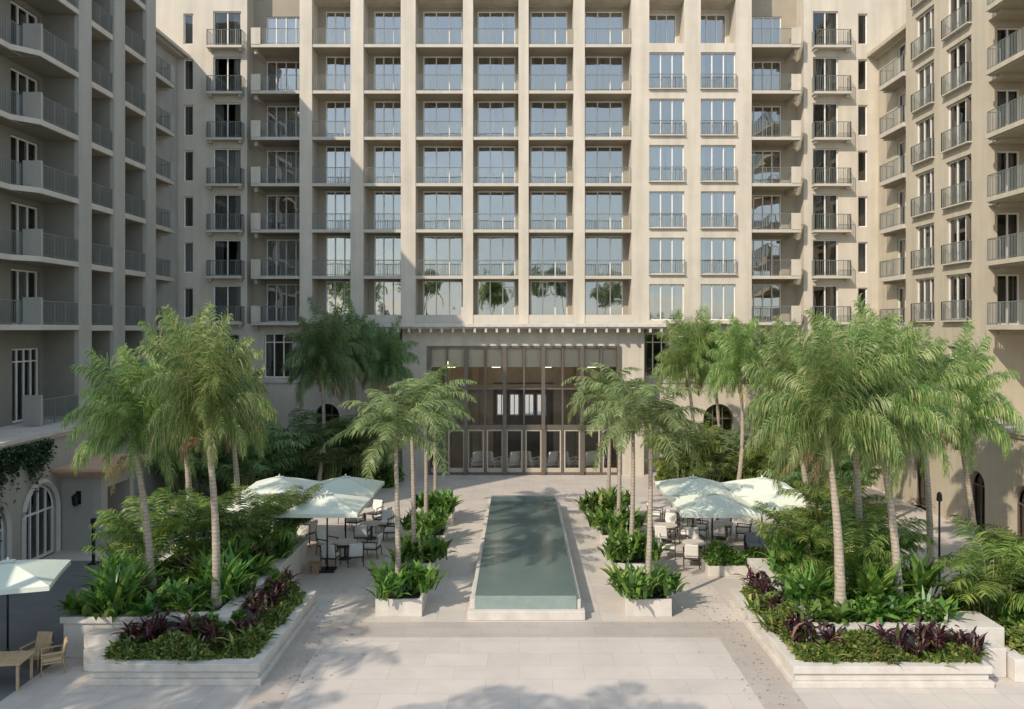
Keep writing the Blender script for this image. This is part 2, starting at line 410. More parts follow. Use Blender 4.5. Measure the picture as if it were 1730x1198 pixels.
# ground level walls either side of the hall
HX0, HX1, YH = -7.6, 8.12, 53.9
mez = {0: [(-17.0, -15.1), (-13.6, -11.6), (-9.9, -7.85)], 1: [(8.35, 10.1), (12.0, 13.9), (15.4, 17.4)]}
arcl = [(-17.9, -16.3), (-13.6, -12.0)]; arcr = [(9.6, 10.95), (12.3, 14.3), (16.4, 18.0)]
for (a, b, ms, ar) in ((LGl[0], HX0, mez[0], arcl), (HX1, LGr[1], mez[1], arcr)):
    holes = [(m0, m1, 6.25, 9.2) for m0, m1 in ms] + [(c, d, 0.0, 4.5, True) for c, d in ar]
    # the two rows are separate sheets so that columns of holes never interfere
    wall(walls, face_front(YO + .002), a, b, 0, 5.2, [h for h in holes if h[2] < 1], .5)
    wall(walls, face_front(YO + .002), a, b, 5.2, B0 - .1, [h for h in holes if h[2] > 1], .35)
# ledge under upper floors closing the recess, and mass behind
walls.box(LGl[0], YO - .0, B0 - .22, HX0 - 2, YL + .2, B0 - .1)
walls.box(HX1 + 1.2, YO - .0, B0 - .22, LGr[1], YL + .2, B0 - .1)
walls.box(-28, 60.5, 0, -1.9, 62, TOP); walls.box(2.5, 60.5, 0, 28.5, 62, TOP); walls.box(-1.9, 60.5, 5.6, 2.5, 62, TOP)
walls.box(-28, YO + .4, TOP - .3, 28.5, 60.5, TOP)
obj('wall', walls, 'stucco', hotel)
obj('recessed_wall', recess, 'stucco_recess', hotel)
rm = MB()
rm.box(-28, 58.9, 0.01, HX0 - .5, 59.2, 9.7); rm.box(HX1 + .5, 58.9, 0.01, 28, 59.2, 9.7)
rm.box(-27.9, 58.9, 9.9, 28.4, 59.2, TOP - .4)
for k in range(NF + 1):
    z = B0 + k * FH
    rm.box(-27.9, YL + .35, z - .17, 28.4, 58.9, z - .03)
for x in (-18.3, -14.2, -10.7, -7.2, -3.3, .35, 3.9, 7.9, 11.2, 14.9, 18.9): rm.box(x - .05, 56.95, B0, x + .05, 58.9, TOP - .4)
obj('room_interior', rm, 'room', hotel)
sc_ = MB()
sc_.box(LGl[0] + .0, YO - .07, 5.9, HX0 - .002, YO - .001, 6.08); sc_.box(HX1 + .002, YO - .07, 5.9, LGr[1], YO - .001, 6.08)
sc_.box(-21.5, YO - .07, 5.9, LGl[0] - .002, YO - .001, 6.08); sc_.box(LGr[1] + .002, YO - .07, 5.9, 22.4, YO - .001, 6.08)
obj('string_course', sc_, 'stone', hotel)
def slabs():
    for k in range(NF):
        z = B0 + k * FH
        for i, (a, b) in enumerate(bays):
            w = b - a - .004; c = (a + b) / 2
            if k == 0:
                bb = MB(); bb.box(-w/2, -(YB - YF) + .06, -.1, w/2, 0, 0); bb.box(-w/2, -(YB - YF) + .05, 0, w/2, -(YB - YF) + .3, .48)
                obj('balcony', bb, 'slab', hotel, (c, YB - .002, z))
            else: balcony(hotel, (c, YB - .002, z), w, YB - YF - .05, left=False, right=False)
            ml, m = MARG[i]; window(hotel, ((a + ml + b - m) / 2, YB + .12, z + .03), b - a - ml - m, 2.77, 3)
        for (a, b) in cols:
            c = (a + b) / 2
            if k < NF - 1:
                window(hotel, (c, YF + .2, z + .12), b - a, 2.38, 3)
                if k > 0: balcony(hotel, (c, YF - .001, z + .1), b - a + .12, .16, left=False, right=False, slab=False, h=.95)
            else: window(hotel, (c - .05, YB + .08, z + .05), b - a - .3, 2.55, 3)
        # corner loggias
        for (sx, a, b, w0, w1) in ((-1, -17.65, LGl[1], -17.3, -14.62), (1, LGr[0], 18.55, 15.45, 17.95)):
            w = b - a - .004; c = (a + b) / 2
            window(hotel, ((w0 + w1) / 2, YL + .12, z + .03), w1 - w0, 2.59, 4)
            o = balcony(hotel, (c, YL - .002, z), w, YL - YF - .05, left=(sx < 0), right=(sx > 0), brackets=False)
            e = MB(); xe = -w/2 if sx < 0 else w/2 - .62
            e.box(xe, -(YL - YF) + .02, .002, xe + .62, -(YL - YF) + .16, 1.08)
            obj('end_panel', e, 'stucco', o)
            e = MB(); xe = -w/2 + .1 if sx < 0 else w/2 - .3
            e.box(xe, -(YL - YF) * .8, -.5, xe + .2, -.002, -.202)
            obj('bracket', e, 'slab', o)
        for (a, b, w0, w1, n0, n1) in OW:
            c = (w0 + w1) / 2
            window(hotel, (c, YO + .15, z), w1 - w0, 2.45, 2, glass='glass_wing')
            cc, ww = ((c, 2.35) if c < 0 else (c + .28, 2.45))
            balcony(hotel, (cc, YO - .002, z), ww, .62, t=.16, brackets=True)
            window(hotel, ((n0 + n1) / 2, YO + .15, z + .25), n1 - n0, 2.05, 1, name='narrow_window', glass='glass_wing')
slabs()
for side in (0, 1):
    for m0, m1 in mez[side]: window(hotel, ((m0 + m1) / 2, YO + .15, 6.25), m1 - m0, 2.95, 3, transom=.8, name='transom_window', glass='glass_wing')
for (a, b, w0, w1, n0, n1) in OW: window(hotel, ((w0 + .15 + w1 - .1) / 2, YO + .15, 6.3), w1 - w0 - .25, 2.85, 2, transom=.8, name='transom_window', glass='glass_wing')
def arch_door(parent, loc, w, h, rz=0., mat='white_frame', n=4):
    r = w / 2; f = MB()
    for i in range(n + 1):
        x = -r + w * i / n; x = min(max(x, -r + .04), r - .04)
        top = h - r + math.sqrt(max(0, r * r - x * x)) - .01
        f.box(x - .035, -.03, 0, x + .035, .05, top if 0 < i < n else h - r)
    f.box(-r + .08, -.025, h - r - .04, r - .08, .045, h - r + .04); f.box(-r + .08, -.025, 0, r - .08, .045, .12)
    arc = [(-(r - .04) * math.cos(math.pi * i / 16), 0, h - r + (r - .04) * math.sin(math.pi * i / 16)) for i in range(17)]
    f.tube(arc, [.045] * 17, 4, smooth=False)
    o = obj('arched_door', f, mat, parent, loc, rz)
    p = MB(); pts = [(-r + .02, .06, 0), (r - .02, .06, 0)] + [((r - .02) * math.cos(math.pi * i / 16), .06, h - r + (r - .02) * math.sin(math.pi * i / 16)) for i in range(17)]
    p.quad(*pts); obj('pane', p, 'glass_wing', o)
for c, d in arcl + arcr: arch_door(hotel, ((c + d) / 2, YO + .3, 0), d - c, 4.5, mat='bronze', n=3)
# canopy with brackets over the hall
cn = MB(); CX0, CX1 = -9.45, 9.4
cn.box(CX0, 52.85, 9.62, CX1, YO - .002, 9.84)
cn.box(CX0 + .1, 52.97, 9.52, CX1 - .1, YO - .003, 9.62 - .002)
cap = obj('canopy', cn, 'stone', hotel, bevel=.015)
nb = 27
for i in range(nb):
    x = CX0 + .3 + (CX1 - CX0 - .6) * i / (nb - 1)
    bk = MB(); bk.box(-.07, -.0, -.24, .07, .95 if HX0 < x < HX1 else 2.2, 0)
    obj('bracket', bk, 'stone', cap, (x, 52.93, 9.515))
# hall front
hw = MB(); OX0, OX1, OZ = -5.97, 6.6, 8.4
wall(hw, face_front(YH), HX0, HX1, 0, 9.52, [(OX0, OX1, 0.0, OZ)], .3)
hw.quad((HX1, YH, 0), (HX1, YO + .4, 0), (HX1, YO + .4, 9.52), (HX1, YH, 9.52))
hw.quad((HX0, YH, 0), (HX0, YO + .4, 0), (HX0, YO + .4, 9.52), (HX0, YH, 9.52))
obj('hall_front', hw, 'stucco', hotel)
hi = MB()
hi.box(HX0 + .02, 54.25, -.05, HX1 - .02, 62, .012, mi=1)
hi.box(HX0 + .02, 60.2, .02, -1.9, 60.4, 9.3); hi.box(2.5, 60.2, .02, HX1, 60.4, 9.3); hi.box(-1.9, 60.2, 5.6, 2.5, 60.4, 9.3)
hi.box(HX0 + .02, 54.3, .02, HX0 + .2, 60.2, 9.3); hi.box(HX1 - .2, 54.3, .02, HX1 - .02, 60.2, 9.3)
hi.box(HX0 + .02, 54.3, 9.3, HX1 - .02, 60.4, 9.42)
for i in range(7): hi.box(HX0 + .2, 54.9 + i * .8, 8.95, HX1 - .2, 55.1 + i * .8, 9.29)
for x in (-5.4, -3.4, 4.1, 6.2): hi.box(x, 59.9, .02, x + .5, 60.19, 8.9)
hi.box(HX0 + .3, 59.7, 5.2, HX1 - .3, 60.19, 5.5)
obj('hall_interior', hi, ['hall_wall', 'hall_floor'], hotel)
cur = MB()
edges = [OX0 + (OX1 - OX0) * i / 5 for i in range(6)]
blm = MB()
for i in range(5):
    for j in range(2):
        a = edges[i] + (edges[i + 1] - edges[i]) * j / 2 + .08; b = edges[i] + (edges[i + 1] - edges[i]) * (j + 1) / 2 - .08
        bl = MB(); bl.box(-(b - a) / 2, 0, -1.25, (b - a) / 2, .03, 0)
        for q in range(8): bl.box(-(b - a) / 2, -.012, -1.2 + q * .15, (b - a) / 2, -.001, -1.19 + q * .15)
        obj('blind', bl, 'blind', hotel, ((a + b) / 2, YH + .27, OZ - .14))
em, ent, eN, eL = new_mat('fill_glow'); ee = eN.new('ShaderNodeEmission'); ee.inputs['Color'].default_value = (1, .84, .62, 1); ee.inputs['Strength'].default_value = 2.4; out(ent, ee.outputs[0]); M['fill_glow'] = em
for x in (-4.6, -1.55, 1.9, 4.9):  # glowing drums added to brighten the hall interior
    for y in (56.0, 58.6):
        lt = thing('hall_fill', 'added warm fill light in the glazed hall, %s at the %s' % ({-4.6: 'far left', -1.55: 'centre left', 1.9: 'centre right', 4.9: 'far right'}[x], 'front' if y < 57 else 'back'), 'lamp', (x, y, 7.1), 0, 'added fill lights in the hall')
        m_ = MB(); m_.tube([(0, 0, -.2), (0, 0, .2)], [.3, .3], 18, cap=True); obj('fill_drum', m_, 'fill_glow', lt)
        m_ = MB(); m_.tube([(0, 0, .2), (0, 0, 1.83)], [.015, .015], 5); obj('rod', m_, 'dark_metal', lt)
fr = MB()
for i, x in enumerate(edges):
    x = min(max(x, OX0 + .12), OX1 - .12)
    fr.box(x - .12, YH - .12, .004, x + .12, YH + .24, OZ - .002)
for i in range(5):
    c = (edges[i] + edges[i + 1]) / 2
    fr.box(c - .05, YH + .02, .004, c + .05, YH + .2, OZ - .15)
    a = edges[i] + (.24 if i == 0 else .12); b = edges[i + 1] - (.24 if i == 4 else .12)
    for z0, z1 in ((OZ - .14, OZ - .003), (2.95, 3.25), (5.55, 5.65), (.006, .16)):
        for (p0, p1) in ((a + .002, c - .052), (c + .052, b - .002)): fr.box(p0, YH + .03, z0, p1, YH + .19, z1)
hf = obj('hall_screen', fr, 'bronze', hotel)
for i in range(5):
    c = (edges[i] + edges[i + 1]) / 2; wd = (edges[i + 1] - edges[i]) / 2 - .2
    for sx in (-1, 1):
        d = MB()
        for a, b in ((-wd/2, -wd/2 + .09), (wd/2 - .09, wd/2)): d.box(a, -.03, 0, b, .03, 2.78)
        d.box(-wd/2 + .092, -.028, 0, wd/2 - .092, .028, .28); d.box(-wd/2 + .092, -.028, 2.68, wd/2 - .092, .028, 2.78)
        obj('glass_door', d, 'door_frame', hotel, (c + sx * (wd / 2 + .09), YH + .1, .165))
pg = MB(); pg.quad((OX0 + .1, YH + .215, .02), (OX1 - .1, YH + .215, .02), (OX1 - .1, YH + .215, OZ - .02), (OX0 + .1, YH + .215, OZ - .02))
obj('hall_glazing', pg, 'glass_hall', hotel)
# bright doors at the back of the hall
bw = MB(); wall(bw, face_front(61.2), -1.9, 2.5, 0, 5.6, [(x - .36, x + .36, 3.1, 4.7) for x in (-1.3, -.35, .75, 1.65)], .2)
obj('rear_wall', bw, 'room', hotel)
for x in (-1.3, -.35, .75, 1.65):
    window(hotel, (x, 61.3, 3.1), .72, 1.6, 2, name='rear_window', glass='glass_hall', cur=False)
# wall sconces
def sconce(parent, loc, rz=0., s=1.):
    b = MB(); b.box(-.06 * s, -.02, -.16 * s, .06 * s, 0, .16 * s)
    b.tube([(0, -.02, .12 * s), (0, -.16 * s, .12 * s)], [.015, .015], 5)
    b.tube([(0, -.16 * s, .12 * s), (0, -.16 * s, .06 * s), (0, -.16 * s, -.14 * s), (0, -.16 * s, -.18 * s)], [.03 * s, .09 * s, .065 * s, .02], 6, smooth=False)
    return obj('wall_lamp', b, 'dark_metal', parent, loc, rz)
for px in (594, 1176): sconce(hotel, (gx(px, YO), YO - .002, gz(659, YO)), s=1.1)

# ------------------------------------------------------------------ left wing
W0 = 9.7
lw = thing('left_wing', 'shaded grey hotel wing with deep balconies and tall fins along the left edge', 'building', (0, 0, 0))
XWL, XFL = -23.0, -21.3
w = MB(); w2 = MB()
hl = [(37.5, 39.75, W0 + k * FH + .02, W0 + k * FH + 2.55) for k in range(7)] + [(37.6, 39.8, 5.22, 8.6)]
for k in range(7): hl.append((33.4, 35.4, W0 + k * FH + .02, W0 + k * FH + 2.55))
wall(w2, face_east(XWL), 29.8, 41.2, 0, 30.1, hl, .35)
wall(w2, face_east(XWL), 41.2, 48.6, 0, 32.5, [(a, a + 1.5, W0 + k * FH + .02, W0 + k * FH + 2.5) for a in (41.9, 45.2) for k in range(7)], .35)
XLL = -22.75
hl2 = [(49.3, 51.3, W0 + k * FH + .1, W0 + k * FH + 2.4) for k in range(6)]
wall(w, face_east(XLL), 48.6, YO, 0, 27.7, hl2, .35)
# masses behind
w.box(-38, 29.8, 0, -26, 41.2, 30.1); w.box(-38, 41.2, 0, -26, 48.6, 32.5); w.box(-38, 48.6, 0, -26, 66, 27.7)
w.quad((-26, 29.8, 0), (XWL, 29.8, 0), (XWL, 29.8, 30.1), (-26, 29.8, 30.1))
w.quad((XFL, 48.6, 0), (-26, 48.6, 0), (-26, 48.6, 32.5), (XFL, 48.6, 32.5))
w.quad((-26, 41.2, 29), (XWL, 41.2, 29), (XWL, 41.2, 32.5), (-26, 41.2, 32.5))
fins = [(29.8, 31.0, 30.1), (40.1, 41.3, 32.5), (43.6, 44.8, 32.5), (47.4, 48.6, 32.5)]
for a, b, h in fins:
    w.box(XWL + .002, a, 0, XFL, b, h - .35)
    w2.box(XWL + .003, a - .012, 5.3, XFL - .22, a - .002, h - .36)  # thin dark panel, painted shade on the side of each fin
obj('recessed_wall', w2, 'stucco_left_shade', lw)
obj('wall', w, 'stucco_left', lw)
rf = MB()
rf.box(-38, 29.6, 30.1 - .35, XFL + .1, 41.18, 30.15); rf.box(-38, 41.2, 32.5 - .35, XFL + .1, 48.7, 32.55)
rf.box(-38, 48.7, 27.5, XLL + .45, YO - .02, 27.6); rf.box(-38, 48.7, 27.6, XLL + .75, YO - .02, 27.8)
obj('roof', rf, 'slab', lw)
rm = MB()
rm.box(-25.8, 30.2, 0.1, -25.6, 41, 30.0); rm.box(-25.8, 41.3, 0.1, -25.6, 48.5, 32); rm.box(-25.8, 48.7, 0.1, -25.6, 56, 27.4)
for k in range(8): rm.box(-25.6, 30.2, W0 + k * FH - .2, XWL - .4, 48.5, W0 + k * FH - .02) if k < 7 else None
for k in range(6): rm.box(-25.6, 48.7, W0 + k * FH - .2, XLL - .4, 55, W0 + k * FH - .02)
obj('room_interior', rm, 'room', lw)
E = math.pi / 2
for k in range(7):
    z = W0 + k * FH
    hh = 30.1 if True else 0
    if z + 2.6 < 30.0:
        window(lw, (XWL - .15, 38.62, z + .02), 2.25, 2.53, 3, rz=E, glass='glass_wing')
        window(lw, (XWL - .15, 34.4, z + .02), 2.0, 2.53, 3, rz=E, glass='glass_wing')
    # balcony with its stepped slab and solid end panel
    s = MB(); s.box(XWL + .002, 36.9, -.24, XFL, 40.098, 0); s.box(XWL + .002, 31.0, -.24, -22.1, 36.898, 0); s.quad((-22.1, 36.0, -.24), (XFL, 36.9, -.24), (XFL, 36.9, 0), (-22.1, 36.0, 0)); s.quad((-22.1, 36.0, 0), (XFL, 36.9, 0), (-22.1, 36.9, 0)); s.quad((-22.1, 36.0, -.24), (-22.1, 36.9, -.24), (XFL, 36.9, -.24), mi=1); s.box(XWL + .01, 36.95, -.25, XFL - .08, 40.09, -.242, mi=1); s.box(XWL + .01, 31.1, -.25, -22.18, 36.89, -.242, mi=1)
    b = obj('balcony', s, ['slab', 'stucco_left_shade'], lw, (0, 0, z))
    pn = MB(); pn.box(-22.12, 36.92, .003, XFL, 37.06, 1.22); obj('end_panel', pn, 'stucco_left', b)
    r1 = rail_mb(3.0, .06, 1.08, False, False); obj('railing', r1, 'railing', b, (XFL - .06, 38.58, 0), E)
    r2 = rail_mb(5.8, .06, 1.08, False, False); obj('railing', r2, 'railing', b, (-22.16, 33.95, 0), E)
    for j, (a, c) in enumerate(((41.3, 43.6), (44.8, 47.4))):
        balcony(lw, (XWL + .002, (a + c) / 2, z), c - a - .006, XFL - XWL - .06, rz=E, left=False, right=False, t=.28)
        window(lw, (XWL - .15, (41.9, 45.2)[j] + .75, z + .02), 1.5, 2.48, 2, rz=E, glass='glass_wing')
    if k < 6:
        window(lw, (XLL - .12, 50.3, z + .1), 2.0, 2.3, 2, rz=E, glass='glass_wing')
        o = balcony(lw, (XLL + .002, 50.55, z), 3.7, .95, rz=E, t=.26, brackets=True)
        pn = MB(); pn.box(1.3, -.99, .003, 1.86, -.86, 1.1); obj('end_panel', pn, 'stucco_left', o)
window(lw, (XWL - .15, 38.7, 5.22), 2.2, 3.38, 4, rz=E, transom=.82, glass='glass_wing', name='terrace_door')
# railings of the terrace level
b = MB(); b.box(-22.12, 36.92, 5.203, XFL, 37.06, 6.55); obj('end_panel', b, 'stucco_left', lw)
obj('railing', rail_mb(3.0, .06, 1.15, False, False), 'railing', lw, (XFL - .06, 38.6, 5.2), E)
# podium
pod = thing('left_podium', 'low stucco podium with arched white doors under the left terrace', 'building', (0, 0, 0))
XP = -19.75
w = MB()
aL = [(33.1, 35.3, 0.0, 3.05, True), (29.4, 31.9, 0.0, 3.05, True)]
wall(w, face_east(XP), 18, YO - .01, 0, 4.9, aL, .45)
w.box(XWL - .3, 18, 0, XWL - .0, 31, 4.9)
w.quad((XWL, 18, 0), (XP, 18, 0), (XP, 18, 4.9), (XWL, 18, 4.9))
obj('wall', w, 'stucco_left', pod)
c = MB(); c.box(XWL + .01, 18, 4.9, XP + .1, YO - .02, 5.05); c.box(XP - .45, 18, 5.05, XP + .2, YO - .02, 5.2); c.box(XWL + .01, 18, 5.05, XP - .452, YO - .02, 5.16)
obj('coping', c, 'stone', pod)
for a in aL: arch_door(pod, (XP - .12, (a[0] + a[1]) / 2, 0), a[1] - a[0], 3.05, E, n=4)
sr = MB()
for a in aL:
    r = (a[1] - a[0]) / 2 + .13; cc = (a[0] + a[1]) / 2
    pts = [(XP + .03, cc - r, 0.01), (XP + .03, cc - r, 3.05 - r + .13)] + [(XP + .03, cc - r * math.cos(math.pi * i / 14), 3.05 - r + .13 + r * math.sin(math.pi * i / 14)) for i in range(1, 14)] + [(XP + .03, cc + r, 3.05 - r + .13), (XP + .03, cc + r, 0.01)]
    sr.tube(pts, [.12] * len(pts), 4, smooth=False)
obj('arch_trim', sr, 'stone', pod)
bk = MB(); bk.box(XWL + .05, 19, .02, XWL + .15, 34.5, 4.8); obj('room_interior', bk, 'room', pod)
# unseen block added to shade the ground at the lower left
nb_ = MB(); nb_.box(-30, 2, 0, -21.4, 22.3, 10.2); nb_.box(-30.2, 1.8, 10.2, -21.1, 22.5, 10.5)
tag(obj('shade_block', nb_, 'stucco_left'), 'unseen stucco block added for its shade left of the viewpoint, outside the frame', 'building')
# portico
po = thing('entrance_portico', 'small stucco entrance porch with a flared terracotta cornice beside the arched door', 'porch', (0, 0, 0))
w = MB(); w.box(XP + .003, 35.65, 0, -18.35, 36.1, 3.15); w.box(-18.35, 35.6, 0, -17.95, 36.15, 3.15); w.box(XP + .003, 38.2, 0, -17.95, 38.6, 3.15)
w.box(XP + .003, 36.15, 2.6, -18.0, 38.2, 3.13)
obj('wall', w, 'stucco_left', po)
w = MB()
for i, (e, z) in enumerate(((.1, 3.152), (.28, 3.25), (.48, 3.36), (.66, 3.47))): w.box(XP + .004, 35.6 - e, z, -17.95 + e, 38.6 + e, z + (.098 if i < 3 else .12))
obj('cornice', w, 'terracotta', po)
sconce(po, (-18.95, 35.648, 2.25), s=1.8)
def leaves_blob(mb, pts, size, rng, up=.3, mi=0, hang=False):
    for p in pts:
        p = Vector(p)
        d = Vector((rng.uniform(-1, 1), rng.uniform(-1, 1), rng.uniform(-1, 1)))
        d.normalize(); d.z = d.z * .6 + (up if not hang else -up)
        d.normalize()
        s = d.cross(Vector((rng.uniform(-1, 1), rng.uniform(-1, 1), rng.uniform(-1, 1))))
        if s.length < .01: continue
        s.normalize(); L = size * rng.uniform(.6, 1.3)
        a = p; m = p + d * L * .5; e = p + d * L - Vector((0, 0, L * .15))
        mb.quad(a, m + s * L * .26, e, m - s * L * .26, mi=mi)
iv = MB(); rg = random.Random(3)
pts = []
for _ in range(9000):
    y = rg.uniform(26, 34.6); hgt = 1.0 + .45 * math.sin(y * 2.1) + .3 * math.sin(y * 5.3)
    if y > 32.4: hgt *= .55
    z = 4.95 - abs(rg.gauss(0, .62)) * hgt * 1.25
    pts.append((XP + .02 + abs(rg.gauss(0, .14)), y, z))
leaves_blob(iv, pts, .17, rg, .4, hang=True)
tag(obj('ivy', iv, 'ivy_leaf'), 'dark green ivy hanging over the podium wall above the arched doors', 'ivy', kind='stuff')

# ------------------------------------------------------------------ right wing
rw = thing('right_wing', 'sunlit tan hotel wing with french windows and railed balconies along the right edge', 'building', (0, 0, 0))
XB, XLR = 23.15, 23.95
yA, yBk = 40.9, 49.6
w = MB()
def zy(px, X): return X * F / (px - 877)
c1 = (zy(1578, XB), zy(1546, XB)); c2 = (zy(1641, XB), zy(1598, XB))
hr = [(a, b, B0 + k * FH + .05, B0 + k * FH + 2.45) for (a, b) in (c1, c2) for k in range(7)]
hr += [(a + .1, b - .1, 5.3, 8.6) for (a, b) in (c1, c2)]
wall(w, face_west(XB), yA, yBk, 0, 32.5, hr, .4)
w.quad((XB, yBk, 0), (27, yBk, 0), (27, yBk, 32.5), (XB, yBk, 32.5))
hr2 = [(50.7, 52.5, W0 + k * FH + .1, W0 + k * FH + 2.4) for k in range(6)]
wall(w, face_west(XLR), yBk, YO, 0, 27.7, hr2, .35)
# wall facing the camera behind the near balconies
hr3 = [(23.6, 24.75, W0 + k * FH + .02, W0 + k * FH + 2.5) for k in range(7)]
wall(w, face_front(yA), XB, 38, 0, 32.5, hr3, .3)
w.box(26.4, 49.62, 0, 38, 66, 27.7)
w.box(27, 41.3, 0, 38, 49.6, 32.5)
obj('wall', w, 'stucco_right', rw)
w = MB(); w.box(XB - .15, yA - .1, 32.5, 38, yBk, 32.9)
w.box(XLR - .35, yBk + .002, 27.45, 38, YO - .02, 27.6); w.box(XLR - .75, yBk + .002, 27.6, 38, YO - .02, 27.85)
obj('roof', w, 'stucco_right', rw)
rm = MB(); rm.box(25.5, 41.3, .1, 25.7, 49.4, 32); rm.box(26, 49.7, .1, 26.2, 56, 27.4); rm.box(23.2, 42.9, 9, 25.4, 43.0, 32)
for k in range(7): rm.box(XB + .45, 41.3, B0 + k * FH - .2, 25.5, 49.4, B0 + k * FH - .03)
for k in range(6): rm.box(XLR + .4, 49.7, W0 + k * FH - .2, 26, 55, W0 + k * FH - .02)
obj('room_interior', rm, 'room', rw)
for k in range(7):
    z = B0 + k * FH
    for (a, b) in (c1, c2):
        window(rw, (XB + .2, (a + b) / 2, z + .05), b - a, 2.4, 3, rz=-E, glass='glass_wing')
        balcony(rw, (XB - .002, (a + b) / 2, z + .0), b - a + .2, .24, rz=-E, slab=False)
    z = W0 + k * FH
    window(rw, (24.175, yA + .15, z + .02), 1.15, 2.48, 2, glass='glass_wing')
    s = MB(); s.box(22.4, 31.5, -.22, 28, 39.8, 0); s.box(XB + .0, 39.802, -.22, 28, yA - .002, 0); s.box(22.5, 31.6, -.3, 27.9, 39.7, -.222, mi=1)
    s.box(22.75, 36, -.5, 28, 36.3, -.302, mi=1); s.box(22.75, 39.2, -.5, 28, 39.5, -.302, mi=1)
    b = obj('balcony', s, ['stucco_right', 'stucco_recess'], rw, (0, 0, z))
    obj('railing', rail_mb(8.2, .06, 1.08, False, False), 'railing', b, (22.46, 35.65, 0), E)
    obj('railing', rail_mb(.7, .06, 1.08, False, False), 'railing', b, (22.8, 39.8, 0), 0)
    if k < 6:
        window(rw, (XLR + .12, 51.6, z + .1), 1.8, 2.3, 2, rz=-E, glass='glass_wing')
        balcony(rw, (XLR - .002, 51.3, z), 3.3, .95, rz=-E, t=.26, brackets=True)
for (a, b) in (c1, c2): window(rw, (XB + .2, (a + b) / 2, 5.3), b - a - .2, 3.3, 4, rz=-E, transom=.8, name='terrace_door', glass='glass_wing')
w = MB(); w.box(27.9, 31.4, 0, 38, yA - .01, 32.5); obj('side_wall', w, 'stucco_right', rw)
rp = thing('right_podium', 'low tan podium with dark arched openings below the right wing', 'building', (0, 0, 0))
XPR = 21.3
w = MB(); aR = [(37.9, 39.3, 0.0, 2.9, True), (34.0, 35.8, 0.0, 2.9, True), (43, 44.8, 0.0, 2.9, True)]
wall(w, face_west(XPR), 18, YO - .01, 0, 4.9, aR, .45)
w.quad((XPR, 18, 0), (30, 18, 0), (30, 18, 4.9), (XPR, 18, 4.9))
obj('wall', w, 'stucco_right', rp)
c = MB(); c.box(XPR - .12, 18, 4.9, 28, YO - .02, 5.05); c.box(XPR - .22, 18, 5.05, 28, YO - .02, 5.18); obj('coping', c, 'slab', rp)
c = MB(); c.box(22.4, 19, .02, 22.5, 54, 4.8); obj('room_interior', c, 'room', rp)
for a in aR: arch_door(rp, (XPR + .25, (a[0] + a[1]) / 2, 0), a[1] - a[0], 2.9, -E, mat='bronze', n=2)

# ------------------------------------------------------------------ pool
pool = thing('reflecting_pool', 'long raised reflecting pool with green water on a pale stone plinth', 'pool', (.24, 35, 0))
def rel(mb, x0, y0, z0, x1, y1, z1): mb.box(x0 - .24, y0 - 35, z0, x1 - .24, y1 - 35, z1)
a = MB(); rel(a, -1.68, 27.03, 0, 2.16, 43.9, .3); obj('plinth', a, 'stone', pool, bevel=.02)
a = MB(); WX0, WX1, WY0, WY1 = -1.45, 1.88, 27.25, 43.3
rel(a, WX0, WY0, .302, WX1, WY0 + .12, .74); obj('spill_wall', a, 'pool_tile', pool)
a = MB(); rel(a, WX0, WY0 + .122, .302, WX0 + .12, WY1, .74); rel(a, WX1 - .12, WY0 + .122, .302, WX1, WY1, .74); rel(a, WX0, WY1 + .002, .302, WX1, WY1 + .25, .76)
obj('basin_wall', a, 'pool_tile', pool)
a = MB(); rel(a, WX1 + .004, WY0 + .05, .302, WX1 + .15, WY1 + .2, .6); rel(a, WX0 - .15, WY0 + .05, .302, WX0 - .004, WY1 + .2, .6)
obj('coping', a, 'stone', pool, bevel=.01)
a = MB(); rel(a, WX0 + .005, WY0 + .005, .7415, WX1 - .005, WY1 + .0, .752); obj('water', a, 'water', pool)

